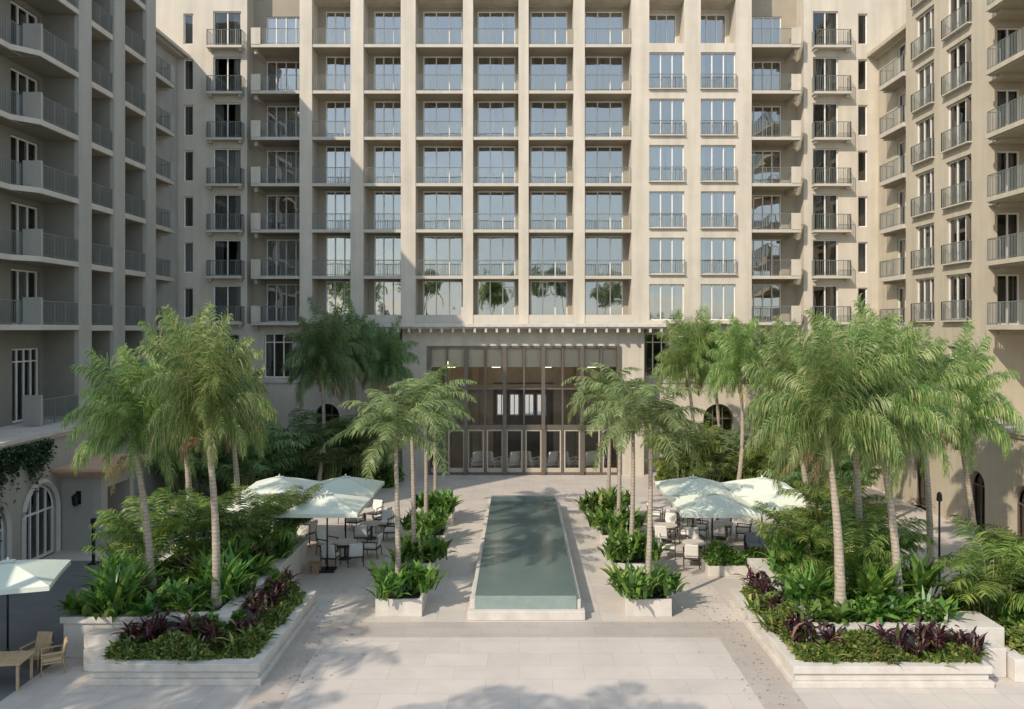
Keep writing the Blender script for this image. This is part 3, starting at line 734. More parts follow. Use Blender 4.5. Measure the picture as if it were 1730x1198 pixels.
# ------------------------------------------------------------------ plants
def frond(mb, base, az, e0, length, bend, leaf, n, rng, plum=.5, w=.035, hangk=.6, mi=0, mr=1, t0=.15, rr=.02, fwd=.55):
    pts = []; p = Vector(base); N = 10; yaw = az; tw = rng.uniform(-.25, .25)
    dirs = []
    for i in range(N + 1):
        t = i / N; e = e0 - bend * t ** 1.25
        d = Vector((math.cos(yaw) * math.cos(e), math.sin(yaw) * math.cos(e), math.sin(e)))
        pts.append(p.copy()); dirs.append(d); p = p + d * (length / N); yaw += tw / N
    mb.tube(pts, [rr * (1 - .85 * i / N) for i in range(N + 1)], 3, mi=mr, cap=False)
    for i in range(n):
        t = t0 + (1 - t0) * (i + rng.random() * .6) / n
        f = t * N; k = min(int(f), N - 1); q = pts[k].lerp(pts[k + 1], f - k); d = dirs[k]
        sd = d.cross(Vector((0, 0, 1)))
        if sd.length < .1: sd = Vector((math.sin(az), -math.cos(az), 0))
        sd.normalize(); upv = sd.cross(d)
        prof = leaf * (.45 + .75 * math.sin(math.pi * min(1, t * .9 + .12))) * rng.uniform(.8, 1.15)
        for sgn in (-1, 1):
            roll = rng.uniform(-plum, plum)
            l = (sd * sgn * math.cos(roll) + upv * math.sin(roll) + d * rng.uniform(fwd - .2, fwd + .2)).normalized()
            l2 = (l + Vector((0, 0, -hangk * rng.uniform(.6, 1.4)))).normalized()
            l3 = (l2 + Vector((0, 0, -hangk * 1.2))).normalized()
            ww = d * (w * .5) if abs(l.dot(d)) < .9 else sd * (w * .5)
            a = q; b = q + l * prof * .3; c = b + l2 * prof * .4; e = c + l3 * prof * .3
            nn = len(mb.v)
            mb.v += [tuple(a - ww * .5), tuple(a + ww * .5), tuple(b + ww), tuple(b - ww), tuple(c + ww * .8), tuple(c - ww * .8), tuple(e)]
            mb.f += [(nn, nn + 1, nn + 2, nn + 3), (nn + 3, nn + 2, nn + 4, nn + 5), (nn + 5, nn + 4, nn + 6)]
            mb.mi += [mi] * 3; mb.sm += [False] * 3
def crown_big(seed, leafm):
    rg = random.Random(seed); mb = MB(); n = rg.randint(32, 38); lean = rg.uniform(0, 6.28)
    for i in range(n):
        u = (i + .5) / n
        az = i * 2.39996 + rg.uniform(-.35, .35)
        e0 = R(92 - 56 * u ** 1.1 + rg.uniform(-8, 8)) + .08 * math.cos(az - lean)
        L = (3.15 - .35 * u) * rg.uniform(.82, 1.12)
        frond(mb, (.05 * math.cos(az), .05 * math.sin(az), .25 - .6 * u), az, e0, L, R(34 + 128 * u ** .8) * rg.uniform(.8, 1.2), .60, 104, rg, plum=1.6, w=.032, hangk=.5 + .9 * u, rr=.022, fwd=1.0, mi=0)
    for q in range(3):
        az = rg.uniform(0, 6.28)
        frond(mb, (.08 * math.cos(az), .08 * math.sin(az), -.35), az, R(rg.uniform(-10, 25)), rg.uniform(.9, 1.6), R(rg.uniform(90, 120)), .35, 30, rg, plum=1., w=.03, hangk=1.2, rr=.02, fwd=.8, mi=2)
    mb.tube([(0, 0, -.7), (0, 0, -.2), (0, 0, .5), (0, 0, 1.2)], [.11, .13, .07, .02], 8, mi=1)
    return mb.mesh('crown', [leafm, 'stem_green', 'dry_leaf'])
def crown_small(seed):
    rg = random.Random(seed); mb = MB(); n = 15
    for i in range(n):
        u = (i + .5) / n
        e0 = R(74 - 66 * u + rg.uniform(-8, 8)); az = i * 2.39996 + rg.uniform(-.3, .3)
        frond(mb, (0, 0, -.25 * u), az, e0, 2.55 * rg.uniform(.88, 1.1), R(88 + 20 * u) * rg.uniform(.85, 1.15), .52, 50, rg, plum=.35, w=.045, hangk=.5, rr=.028, t0=.1)
    mb.tube([(0, 0, -.75), (0, 0, -.4), (0, 0, .1), (0, 0, .5)], [.085, .1, .07, .02], 8, mi=1)
    return mb.mesh('crown', ['fan_leaf', 'stem_green'])
def areca_mesh(seed, leafm='areca_leaf', h=2.6, n=26, L=1.7):
    rg = random.Random(seed); mb = MB()
    for i in range(n):
        az = rg.uniform(0, 6.283); rr = rg.uniform(0, .35); hh = h * rg.uniform(.1, .62)
        b0 = (rr * math.cos(az), rr * math.sin(az), 0); b1 = (rr * 1.8 * math.cos(az), rr * 1.8 * math.sin(az), hh)
        mb.tube([b0, b1], [.022, .016], 4, mi=1, cap=False)
        frond(mb, b1, az + rg.uniform(-.7, .7), R(rg.uniform(48, 84)), L * rg.uniform(.75, 1.15), R(rg.uniform(60, 115)), .5, 34, rg, plum=.4, w=.042, hangk=.4, rr=.014)
    return mb.mesh('fronds', [leafm, 'stem_green'])
def strap_mesh(seed, leafm, n, L, w, e_lo, e_hi, bend, spread=.05, base_h=0., stems=1, segs=4):
    rg = random.Random(seed); mb = MB()
    st = [(rg.uniform(-spread, spread) * 2.2, rg.uniform(-spread, spread) * 2.2, base_h * rg.uniform(.5, 1.1)) for _ in range(stems)]
    if base_h:
        for s in st: mb.tube([(s[0] * .5, s[1] * .5, 0), s], [.018, .014], 4, mi=1, cap=False)
    for i in range(n):
        s = st[i % stems]; az = i * 2.39996 + rg.uniform(-.4, .4); e = R(rg.uniform(e_lo, e_hi)); l = L * rg.uniform(.65, 1.15)
        bd = R(bend) * rg.uniform(.6, 1.4); p = Vector(s) + Vector((rg.uniform(-1, 1) * spread, rg.uniform(-1, 1) * spread, rg.uniform(-.1, .08) * (base_h + .3)))
        sd = Vector((-math.sin(az), math.cos(az), rg.uniform(-.3, .3))).normalized(); prev = None
        for k in range(segs + 1):
            t = k / segs; ww = w * l / L * (.35 + 2.2 * t * (1 - t) + .25 * (1 - t)) * (1 if k < segs else .05)
            a, b = len(mb.v), len(mb.v) + 1
            mb.v += [tuple(p - sd * ww / 2), tuple(p + sd * ww / 2)]
            if prev: mb.f.append((prev[0], prev[1], b, a)); mb.mi.append(0); mb.sm.append(False)
            prev = (a, b); ee = e - bd * t
            p = p + Vector((math.cos(az) * math.cos(ee), math.sin(az) * math.cos(ee), math.sin(ee))) * (l / segs)
    return mb.mesh('leaves', [leafm, 'stem_green'])
CB = [crown_big(s, 'palm_leaf') for s in (1, 2, 3, 4, 5)]
CD = [crown_big(s, 'palm_leaf_dark') for s in (11, 12)]
CS = [crown_small(s) for s in (21, 22, 23)]
AR = [areca_mesh(s) for s in (31, 32, 33)]
AD = [areca_mesh(s, 'palm_leaf_dark', 3.0, 34, 1.9) for s in (41, 42)]
def trunk_mesh(p0, p1, r0, r1, rg, bow=.12):
    mb = MB(); n = 26; pts = []; rads = []
    for i in range(n + 1):
        t = i / n; p = Vector(p0).lerp(Vector(p1), t); b = math.sin(math.pi * t) * bow
        p.x += b; pts.append(p); rads.append((r0 + (r1 - r0) * min(1, t * 1.3) + (.06 * (1 - t * 8) if t < .12 else 0)) * (1 + (.05 if i % 2 else 0)))
    mb.tube(pts, rads, 9, mi=0); return mb
def palm(label, base, hub, crown, scale=1., r0=.15, r1=.09, rz=0., group='feathery palms in the courtyard', name='palm_tree', bow=.1, slim=1.):
    """base and hub are world points"""
    t = thing(name, label, 'palm tree', base, 0, group)
    b = Vector(base); h = Vector(hub) - b
    obj('trunk', trunk_mesh((0, 0, 0), h, r0, r1, rnd, bow), 'trunk', t)
    c = link('crown', crown, t, h, rz); c.scale = (scale * slim, scale * slim, scale)
    return t
def P(px, py, h): # a point of the picture at height h
    Y = (H - h) * F / (py - 555); return (gx(px, Y), Y, h)
def hub(px, py, Y): return (gx(px, Y), Y, gz(py, Y))
bl = [ # base px,py,h, hub px,py, crown, scale
 ('tall feathery palm leaning left at the outer corner of the left planting bed', (257, 1003, 1.15), (226, 742), CB[0], 1.04, .5),
 ('straight tall palm with pale trunk at the front right of the left planting bed', (365, 1024, 1.15), (350, 714), CB[1], 1.08, 2.1),
 ('tall feathery palm standing behind the two front palms of the left bed', (322, 930, 1.15), (305, 668), CB[2], 1.1, 4.),
 ('thick trunked tall palm at the front left of the right planting bed', (1420, 1042, 1.15), (1398, 722), CB[3], 1.16, 1.2),
 ('tall palm leaning left beside the striped agave in the right planting bed', (1520, 1030, 1.15), (1485, 712), CB[4], 1.16, 3.3),
 ('tall feathery palm behind the sofa at the back of the right planting bed', (1372, 930, 1.1), (1345, 700), CB[2], 1.15, .2),
 ('tall palm near the right podium wall with a thick pale trunk', (1650, 945, .02), (1618, 700), CB[4], 1.25, 5.),
 ('tall palm between the two front palms of the right bed, set farther back', (1450, 985, 1.1), (1440, 680), CB[0], 1.15, 2.6),
 ('tall palm rising behind the leaning palm of the right bed', (1572, 965, .02), (1556, 672), CB[2], 1.05, .9),
 ('tall palm at the inner back corner of the left bed, right of the straight palm', (402, 925, 1.1), (392, 720), CB[4], .9, 4.6),
]
for i, (lab, b, hb, cr, s, rz) in enumerate(bl):
    B = P(*b); palm(lab, B, hub(hb[0], hb[1] + (24 if hb[0] > 900 else 8), B[1] - .15), cr, s, .135 if i != 3 else .17, .09, rz, slim=.78)
bk = [
 ('shaded palm with a curved slim trunk at the back left of the courtyard', (535, 47.), (543, 622), CD[1], 1.4, 0),
 ('shaded palm beside the hall, right of the curved palm at the back left', (603, 50.), (594, 606), CD[0], 1.3, 2),
 ('shaded palm nearest the left side of the glazed hall', (662, 51.), (655, 622), CD[1], 1.15, 4),
 ('sunlit palm between the wall lamp and the straight slim palm', (1210, 50.), (1205, 618), CB[4], 1.2, 2.5),
 ('sunlit palm right of the straight slim palm near the corner balconies', (1306, 46.), (1312, 632), CB[3], 1.2, 5),
 ('straight slim palm behind the right parasols in front of the hotel', (1243, 45.5), (1250, 628), CB[0], 1.2, 1),
 ('sunlit palm just right of the hall entrance beside the wall lamp', (1168, 49.), (1161, 620), CB[2], 1.25, 3),
 ('tall palm rising in front of the corner where hotel and right wing meet', (1500, 41.), (1493, 640), CB[1], 1.2, 2.2),
]
for (lab, (px, Y), hb, cr, s, rz) in bk:
    palm(lab, (gx(px, Y), Y, 0), hub(hb[0], hb[1] + 12, Y), cr, s * .95, .14, .09, rz, bow=.25, slim=.74)
# palms behind the camera whose shadows and reflections are seen
for i, (x, y, h) in enumerate(((-12.6, 5.3, 14.3), (-22.8, 8.8, 14.6), (-20.5, 5.6, 13.8), (-4.5, -14, 14.5), (5.5, -16, 15.5), (-14, -12, 15), (13, -13, 14), (1, -20, 16), (-19.2, 17.3, 13.6), (-19.3, 11.6, 13.2))):
    palm(['tall palm left of the viewpoint, outside the frame', 'tall palm beyond the unseen shade block, outside the frame', 'tall palm in front of the unseen shade block, outside the frame'][i] if i < 3 else 'tall palm beside the podium outside the frame, %s of two' % ('nearer', 'farther')[i == 8] if i > 7 else 'tall palm behind the viewpoint, %s of five, outside the frame' % ('first', 'second', 'third', 'fourth', 'fifth')[i - 3],
         (x, y, 0), (x + .3, y, h), (CD + CB)[i % 4] if 3 <= i < 8 else CS[i % 3], 1.15 if 3 <= i < 8 else 1.5, .2, .12, i, group='palms behind the viewpoint')

# planter boxes: stone trough, soil, leafy filling, palm
SH = [strap_mesh(s, 'shrub_leaf', 330, .74, .15, 42, 90, 62, .3, .2, 9, 3) for s in (51, 52, 53)]
names = ['nearest', 'second', 'third', 'farthest']
pl0 = None
for side, X in (('left', -3.98), ('right', 4.28)):
    for i in range(4):
        Y = 28.15 + 4.2 * i
        x = X
        if pl0 is None:
            pl0 = thing('planter_box', '', 'planter', (x, Y, 0), 0, 'stone planter boxes beside the pool')
            a = MB(); o_, t_ = .77, .1
            a.box(-o_, -o_, 0, o_, -o_ + t_, .58); a.box(-o_, o_ - t_, 0, o_, o_, .58); a.box(-o_, -o_ + t_, 0, -o_ + t_, o_ - t_, .58); a.box(o_ - t_, -o_ + t_, 0, o_, o_ - t_, .58)
            obj('trough', a, 'stone', pl0, bevel=.012)
            a = MB(); a.box(-o_ + t_, -o_ + t_, .01, o_ - t_, o_ - t_, .52); obj('soil', a, 'soil', pl0)
            q = pl0
        else:
            q = copy_tree(pl0); q.location = (x, Y, 0)
        q['label'] = '%s white stone planter box in the row %s of the pool' % (names[i], side)
        s = link('broadleaf_plant', SH[(i + (side == 'right')) % 3], None, (x, Y, .5), rnd.uniform(0, 6)); k_ = rnd.uniform(1.08, 1.25); s.scale = (k_, k_, k_ * rnd.uniform(1., 1.15))
        tag(s, 'broad green leaves filling the %s planter box %s of the pool' % (names[i], side), 'plant', 'leafy plants in the planter boxes')
        xt = {'left': -4.12, 'right': 4.36}[side]
        palm('slender arching palm growing from the %s planter box %s of the pool' % (names[i], side), (xt, Y, .5),
             (xt + rnd.uniform(-.12, .12), Y, 6.15 + rnd.uniform(-.15, .25)), CS[(i + (side == 'right')) % 3], rnd.uniform(.98, 1.08), .105, .07, rnd.uniform(0, 6.28), 'slender palms in the planter boxes', bow=.04)

# planting beds
def bed(name, label, lo, hi, steps):
    t = thing(name, label, 'planting bed', (0, 0, 0))
    def ring(mb, x0, y0, x1, y1, z0, z1, tk):
        mb.box(x0, y0, z0, x1, y0 + tk, z1); mb.box(x0, y1 - tk, z0, x1, y1, z1)
        mb.box(x0, y0 + tk, z0, x0 + tk, y1 - tk, z1); mb.box(x1 - tk, y0 + tk, z0, x1, y1 - tk, z1)
    x0, y0, x1, y1 = lo
    a = MB(); ring(a, x0, y0, x1, y1, 0, .16, .38); ring(a, x0 + .1, y0 + .1, x1 - .1, y1 - .1, .162, .36, .26); ring(a, x0 + .03, y0 + .03, x1 - .03, y1 - .03, .362, .56, .4)
    obj('lower_wall', a, 'stone', t, bevel=.012)
    a = MB(); a.box(x0 + .4, y0 + .4, .0, x1 - .4, y1 - .4, .48); obj('soil', a, 'soil', t)
    x0, y0, x1, y1 = hi
    a = MB(); ring(a, x0, y0, x1, y1, 0, 1.0, .35); ring(a, x0 - .07, y0 - .07, x1 + .07, y1 + .07, 1.002, 1.2, .5)
    obj('upper_wall', a, 'stone', t, bevel=.012)
    a = MB(); a.box(x0 + .3, y0 + .3, .5, x1 - .3, y1 - .3, 1.1); obj('soil', a, 'soil', t)
    if steps:
        a = MB()
        for (sx0, sy0, sx1, sy1, z0, z1) in steps: a.box(sx0, sy0, z0, sx1, sy1, z1)
        obj('stone_block', a, 'stone', t, bevel=.02)
    return t
bed('left_planting_bed', 'two tier pale stone planting bed at the lower left of the courtyard', (-11.55, 22.1, -6.9, 28.4), (-13.2, 24.0, -8.45, 33.0),
    [(-12.3, 23.4, -11.3, 23.99, 0, .86), (-12.1, 23.0, -11.5, 23.39, 0, .62)])
bed('right_planting_bed', 'two tier pale stone planting bed at the lower right of the courtyard', (7.25, 21.95, 12.6, 28.6), (8.35, 23.1, 12.5, 30.0),
    [(12.63, 23.2, 13.6, 24.6, 0, 1.15), (12.63, 22.6, 13.3, 23.18, 0, .8)])
t = thing('corner_planting_bed', 'low stone planting bed with a small palm at the right edge', 'planting bed', (0, 0, 0))
a = MB(); a.box(13.35, 22.3, 0, 18, 22.7, .62); a.box(13.35, 22.7, 0, 13.75, 27.5, .62); a.box(17.6, 22.7, 0, 18, 27.5, .62); a.box(13.35, 27.5, 0, 18, 27.9, .62)
obj('lower_wall', a, 'stone', t, bevel=.015)
a = MB(); a.box(13.75, 22.7, 0, 17.6, 27.5, .52); obj('soil', a, 'soil', t)
t = thing('long_planter', 'low white stone planter with dark green hedge in front of the grey sofa', 'planter', (8.5, 32.4, 0))
a = MB(); a.box(-1.25, -.6, 0, 1.25, .6, .4); obj('trough', a, 'stone', t, bevel=.015)
rg = random.Random(9)
def mound(name, label, rects, n, size, mat, hmax=.35, cat='ground cover', kind='stuff', extra=None):
    mb = MB(); pts = []; tot = sum((r[2] - r[0]) * (r[3] - r[1]) for r in rects)
    for (x0, y0, x1, y1, z) in rects:
        for _ in range(int(n * (x1 - x0) * (y1 - y0) / tot)):
            x = rg.uniform(x0, x1); y = rg.uniform(y0, y1)
            e = min(x - x0, x1 - x, y - y0, y1 - y)
            hh = hmax * (.45 + .35 * math.sin(x * 2.7 + math.cos(y * 1.9) * 2) + .3 * math.sin(y * 3.3 + x)) * min(1, .35 + e * 2.2)
            pts.append((x, y, z + max(.02, hh) * rg.random() ** .55))
    leaves_blob(mb, pts, size, rg, .5)
    o = obj(name, mb, mat); tag(o, label, cat, kind=kind); return o
mound('ground_cover', 'low green and golden ground cover filling the lower tier of the left bed', [(-11.2, 22.45, -7.25, 23.95, .45), (-8.3, 23.95, -7.25, 28.1, .45)], 34000, .14, 'cover_leaf', .85)
mound('ground_cover', 'low green ground cover filling the lower tier of the right bed', [(7.6, 22.3, 12.3, 23.0, .45), (7.6, 23.0, 8.25, 28.3, .45)], 30000, .14, 'cover_leaf', .85)
mound('ground_cover', 'taller shrubs hiding the upper wall of the left bed', [(-11.3, 23.45, -8.5, 23.98, .45), (-8.42, 24.0, -7.95, 27.9, .45)], 9000, .22, 'shrub_leaf', 1.1)
mound('ground_cover', 'taller shrubs hiding the upper wall of the right bed', [(8.2, 22.65, 12.2, 23.05, .45), (7.95, 23.1, 8.33, 28.2, .45)], 9000, .22, 'shrub_leaf', 1.1)
mound('ground_cover', 'dense leafy undergrowth on the upper tier of the left bed', [(-12.9, 24.3, -8.8, 32.7, 1.05)], 15000, .15, 'shrub_leaf', .6)
mound('ground_cover', 'dense leafy undergrowth on the upper tier of the right bed', [(8.7, 23.4, 12.2, 29.7, 1.05)], 13000, .15, 'shrub_leaf', .6)
mound('ground_cover', 'green ground cover in the low bed at the right edge', [(13.7, 22.6, 17.6, 27.5, .5)], 12000, .18, 'cover_leaf', .8)
mound('hedge', 'dark green clipped hedge in the low planter before the sofa', [(7.3, 31.85, 9.7, 32.95, .38)], 6500, .14, 'shrub_leaf', .85, 'hedge', None)
mound('undergrowth', 'dark shrubbery along the foot of the hotel wall at the back left', [(-19, 49.5, -7.4, 52.5, 0)], 14000, .26, 'shrub_leaf', 2.2)
mound('undergrowth', 'shrubbery along the foot of the hotel wall at the back right', [(8.6, 49.5, 19, 52.5, 0)], 14000, .26, 'cover_leaf', 2.0)
lf = MB(); pts = []
for _ in range(260):
    if rg.random() < .5: x, y = rg.gauss(-6.2, .7), rg.uniform(21, 31)
    else: x, y = rg.gauss(6.7, .5), rg.uniform(21, 31)
    if -6.85 < x < 7.2: pts.append((x, y, .012))
for (x, y, z) in pts:
    a_ = rg.uniform(0, 6.28); l_ = rg.uniform(.05, .12); c_, s_ = math.cos(a_), math.sin(a_)
    lf.quad((x, y, z), (x + c_ * l_ * .5 - s_ * l_ * .2, y + s_ * l_ * .5 + c_ * l_ * .2, z + .012), (x + c_ * l_, y + s_ * l_, z + .004), (x + c_ * l_ * .5 + s_ * l_ * .2, y + s_ * l_ * .5 - c_ * l_ * .2, z + .01))
tag(obj('fallen_leaves', lf, 'dry_leaf'), 'small dry leaves scattered on the paving beside the planting beds', 'leaf litter', kind='stuff')
# cordylines
CO = [strap_mesh(s, 'red_leaf', 60, .46, .06, 20, 88, 75, .10, .42, 4, 4) for s in (61, 62, 63)]
ordn = ['first', 'second', 'third', 'fourth', 'fifth', 'sixth', 'seventh', 'eighth', 'ninth', 'tenth', 'eleventh', 'twelfth', 'thirteenth', 'fourteenth', 'fifteenth', 'sixteenth']
def row(pts, meshes, name, fmt, cat, group, sc=(1., 1.3)):
    pts = sorted(pts, key=lambda p: p[0] / p[1])
    for i, p in enumerate(pts):
        o = link(name, meshes[i % len(meshes)], None, p, rnd.uniform(0, 6.28)); s = rnd.uniform(*sc); o.scale = (s, s, s)
        tag(o, fmt % ordn[i], cat, group)
LC = [(-11.05, 23.35, .45), (-10.5, 23.6, .45), (-10.1, 23.3, .45), (-9.35, 23.5, .45), (-8.75, 23.35, .45), (-8.0, 23.95, .45), (-8.0, 25.0, .45), (-7.9, 26.0, .45), (-7.85, 27.0, .45), (-7.8, 27.9, .45), (-11.8, 25.2, 1.1), (-10.9, 27.6, 1.1), (-8.9, 28.8, 1.1)]
row(LC, CO, 'cordyline_plant', '%s burgundy cordyline from the left in the left planting bed', 'cordyline', 'burgundy cordylines', (1.05, 1.45))
RC = [(8.05, 28.0, .5), (8.0, 27.0, .5), (8.1, 25.6, .45), (8.15, 24.2, .45), (8.2, 23.2, .45), (8.75, 22.8, .45), (9.5, 22.9, .45), (10.1, 22.8, .45), (10.9, 22.9, .45), (11.5, 22.8, .45), (12.0, 22.95, .45), (12.35, 22.7, .45)]
row(RC, CO, 'cordyline_plant', '%s burgundy cordyline from the left in the right planting bed', 'cordyline', 'burgundy cordylines', (1.05, 1.45))
# leafy shrubs
BR = [strap_mesh(s, 'shrub_leaf', 120, .6, .15, 10, 85, 60, .22, .15, 6, 3) for s in (71, 72)]
row([(-12.6, 24.8, 1.1), (-12.0, 24.6, 1.1), (-11.0, 24.6, 1.1), (-10.3, 25.4, 1.1), (-9.6, 24.9, 1.1), (-9.1, 26.3, 1.1), (-9.0, 27.6, 1.1), (-11.4, 26.8, 1.1), (-9.6, 29.5, 1.1)], BR, 'leafy_shrub', '%s glossy leafy shrub from the left in the left planting bed', 'shrub', 'glossy shrubs in the planting beds', (.9, 1.3))
row([(8.9, 23.9, 1.1), (9.9, 24.0, 1.1), (10.6, 23.8, 1.1), (11.9, 24.3, 1.1), (9.0, 25.6, 1.1), (9.2, 27.3, 1.1), (10.8, 26.2, 1.1), (14.4, 23.3, .5), (16.4, 23.2, .5)], BR, 'leafy_shrub', '%s glossy leafy shrub from the left in the right planting beds', 'shrub', 'glossy shrubs in the planting beds', (.9, 1.3))
BG = [strap_mesh(s, 'shrub_leaf', 90, 1.15, .13, 45, 88, 55, .18, .2, 5, 3) for s in (91, 92)]
row([(-12.7, 26.0, 1.1), (-11.9, 25.6, 1.1), (-10.2, 26.4, 1.1), (-9.3, 25.6, 1.1), (-9.9, 28.2, 1.1), (-8.9, 30.4, 1.1), (-12.0, 24.4, 1.1)], BG, 'tall_shrub', '%s tall strap leaved shrub from the left in the left planting bed', 'shrub', 'tall strap leaved shrubs', (.9, 1.3))
row([(8.8, 24.9, 1.1), (10.3, 24.7, 1.1), (11.1, 25.0, 1.1), (12.1, 25.4, 1.1), (9.0, 28.3, 1.1), (10.4, 28.0, 1.1), (14.9, 24.3, .5)], BG, 'tall_shrub', '%s tall strap leaved shrub from the left in the right planting beds', 'shrub', 'tall strap leaved shrubs', (.9, 1.3))
LS = [strap_mesh(s, 'cover_leaf', 70, .5, .07, 30, 88, 60, .14, .15, 4, 3) for s in (95, 96)]
row([(-10.75, 22.75, .45), (-9.9, 22.9, .45), (-8.9, 22.75, .45), (-7.6, 23.3, .45), (-7.5, 25.4, .45), (-7.45, 26.9, .45)], LS, 'grassy_shrub', '%s small yellow green strap leaved plant from the left in the lower left bed', 'shrub', 'small strap leaved plants in the lower beds', (.8, 1.3))
row([(7.8, 26.4, .45), (7.75, 24.7, .45), (8.6, 22.55, .45), (9.8, 22.6, .45), (11.2, 22.55, .45), (12.1, 22.6, .45)], LS, 'grassy_shrub', '%s small yellow green strap leaved plant from the left in the lower right bed', 'shrub', 'small strap leaved plants in the lower beds', (.8, 1.3))
ag = link('agave_plant', strap_mesh(81, 'agave_leaf', 26, .95, .09, 35, 88, 30, .05), None, (11.75, 24.05, 1.1)); tag(ag, 'spiky pale green agave beside the leaning palm in the right bed', 'agave')
# arecas
arl = [
 ('bushy golden cane palm at the left end of the left planting bed', (-12.5, 27.6, 1.1), AR[0], 1.05),
 ('bushy cane palm in the middle of the left planting bed under the tall palms', (-11.0, 29.3, 1.1), AR[1], 1.0),
 ('bushy cane palm hiding the front left parasol', (-9.7, 30.2, 1.1), AR[2], .95),
 ('bushy cane palm at the right back corner of the left planting bed', (-9.1, 32.2, 1.1), AR[0], .85),
 ('low cane palm between the thick trunk and the leaning trunk in the right bed', (10.2, 26.0, 1.1), AR[1], .95),
 ('cane palm left of the thick trunked palm in the right bed', (9.6, 28.6, 1.1), AR[0], .85),
 ('cane palm behind the leaning palm in the right bed', (11.7, 27.2, 1.1), AR[2], 1.05),
 ('cane palm at the back of the right planting bed', (11.5, 29.6, 1.1), AR[1], 1.15),
 ('young cane palm growing from the low bed at the right edge', (14.3, 25.2, .5), AR[2], 1.1),
 ('small cane palm at the far right edge behind the low stone bed', (16.2, 26.6, .5), AR[0], 1.0),
]
for lab, p, m, s in arl:
    t = link('cane_palm', m, None, p, rnd.uniform(0, 6)); t.scale = (s,) * 3; tag(t, lab, 'palm', 'bushy cane palms')
bkp = [(-16.6, 47.5), (-14.4, 48.2), (-12.6, 49.0), (-11.0, 48.0), (-9.3, 49.2), (-17.9, 45.0), (-14.9, 44.8)]
row([(x, y, 0) for x, y in bkp], AD, 'cane_palm', '%s dark cane palm from the left in the shaded back left planting', 'palm', 'dark cane palms at the back', (1.35, 1.75))
bkp = [(9.6, 48.5), (11.2, 48.6), (13.2, 47.8), (14.6, 46.8), (17.2, 44.5), (15.5, 41.5)]
row([(x, y, 0) for x, y in bkp], [AR[0], AD[0], AR[1]], 'cane_palm', '%s cane palm from the left in the back right planting', 'palm', 'cane palms at the back right', (1.1, 1.5))

# ------------------------------------------------------------------ parasols
def parasol_proto():
    t = thing('parasol', '', 'parasol', (0, 0, 0), 0, 'square mint parasols')
    s, z, za = 1.47, 2.56, 3.06
    m = MB(); n = 6
    for q in range(4):
        c = [(-s, -s), (s, -s), (s, s), (-s, s)]
        a, b = c[q], c[(q + 1) % 4]
        # each panel sags a little between the ribs
        def pt(u, v):
            ex = a[0] + (b[0] - a[0]) * u; ey = a[1] + (b[1] - a[1]) * u
            sag = .03 * math.sin(math.pi * u) * v
            k = .05; vv = k + (1 - k) * v
            return (ex * vv * (1 - .03 * math.sin(math.pi * u) * v), ey * vv * (1 - .03 * math.sin(math.pi * u) * v), za - (za - z) * vv - sag * .6 + .02 * math.sin(math.pi * v))
        for i in range(n):
            for j in range(n): m.quad(pt(i/n, j/n), pt(i/n, (j+1)/n), pt((i+1)/n, (j+1)/n), pt((i+1)/n, j/n))
        for i in range(n):
            p, q2 = pt(i/n, 1), pt((i+1)/n, 1); m.quad(p, q2, (q2[0], q2[1], q2[2] - .14), (p[0], p[1], p[2] - .14))
    obj('canopy', m, 'canvas', t)
    m = MB(); m.quad(*[(x * .13, y * .13, 3.035) for x, y in ((-s, -s), (s, -s), (s, s), (-s, s))])
    m.tube([(0, 0, 3.0), (0, 0, 3.12), (0, 0, 3.17)], [.05, .04, .01], 8); obj('finial', m, 'canvas', t)
    m = MB(); m.tube([(0, 0, .05), (0, 0, 3.0)], [.032, .032], 8); obj('pole', m, 'dark_metal', t)
    m = MB(); m.box(-.32, -.32, 0, .32, .32, .07); m.tube([(0, 0, .07), (0, 0, .35)], [.05, .045], 8); obj('base', m, 'dark_metal', t)
    for x, y in ((-s, -s), (s, -s), (s, s), (-s, s)):
        m = MB(); m.tube([(0, 0, 2.95), (x * .97, y * .97, z - .02)], [.014, .012], 4); m.tube([(0, 0, 2.45), (x * .5, y * .5, 2.78)], [.01, .01], 4); obj('rib', m, 'dark_metal', t)
    return t
pp = parasol_proto(); first = True
for (x, y, lab, sc, rz) in [(-7.55, 32.6, 'mint parasol at the front right of the four left of the pool', 1, 0), (-7.6, 36.3, 'sunlit mint parasol at the back right of the four left of the pool', 1, 0),
    (-10.5, 36.3, 'mint parasol at the back left of the four left of the pool', 1, 0), (-10.5, 32.6, 'mint parasol mostly hidden behind cane palms in the left bed', 1, 0),
    (7.6, 32.6, 'palm dappled mint parasol at the front left of the four right of the pool', 1, 0), (7.6, 36.2, 'mint parasol at the back left of the four right of the pool', 1, 0),
    (10.55, 36.0, 'pale mint parasol at the back right of the group right of the pool', 1, 0), (10.6, 32.7, 'mint parasol at the front right of the four right of the pool', 1, 0),
    (-14.75, 23.9, 'mint parasol over the wooden table at the left edge', .93, .3)]:
    o = pp if first else copy_tree(pp); first = False
    o.location = (x, y, 0); o.rotation_euler.z = rz; o.scale = (sc,) * 3; o['label'] = lab
t = thing('lamp_post', 'slim black lamp post standing behind the right planting bed', 'lamp post', (gx(1587, 30.8), 30.8, 0))
m = MB(); m.tube([(0, 0, 0), (0, 0, 3.1)], [.045, .035], 8); obj('pole', m, 'dark_metal', t)
m = MB(); m.box(-.14, -.14, 0, .14, .14, .05); obj('base', m, 'dark_metal', t)
m = MB(); m.tube([(0, 0, 3.1), (0, 0, 3.14), (0, 0, 3.38), (0, 0, 3.46)], [.05, .11, .09, .03], 8, smooth=False); obj('lantern', m, 'dark_metal', t)
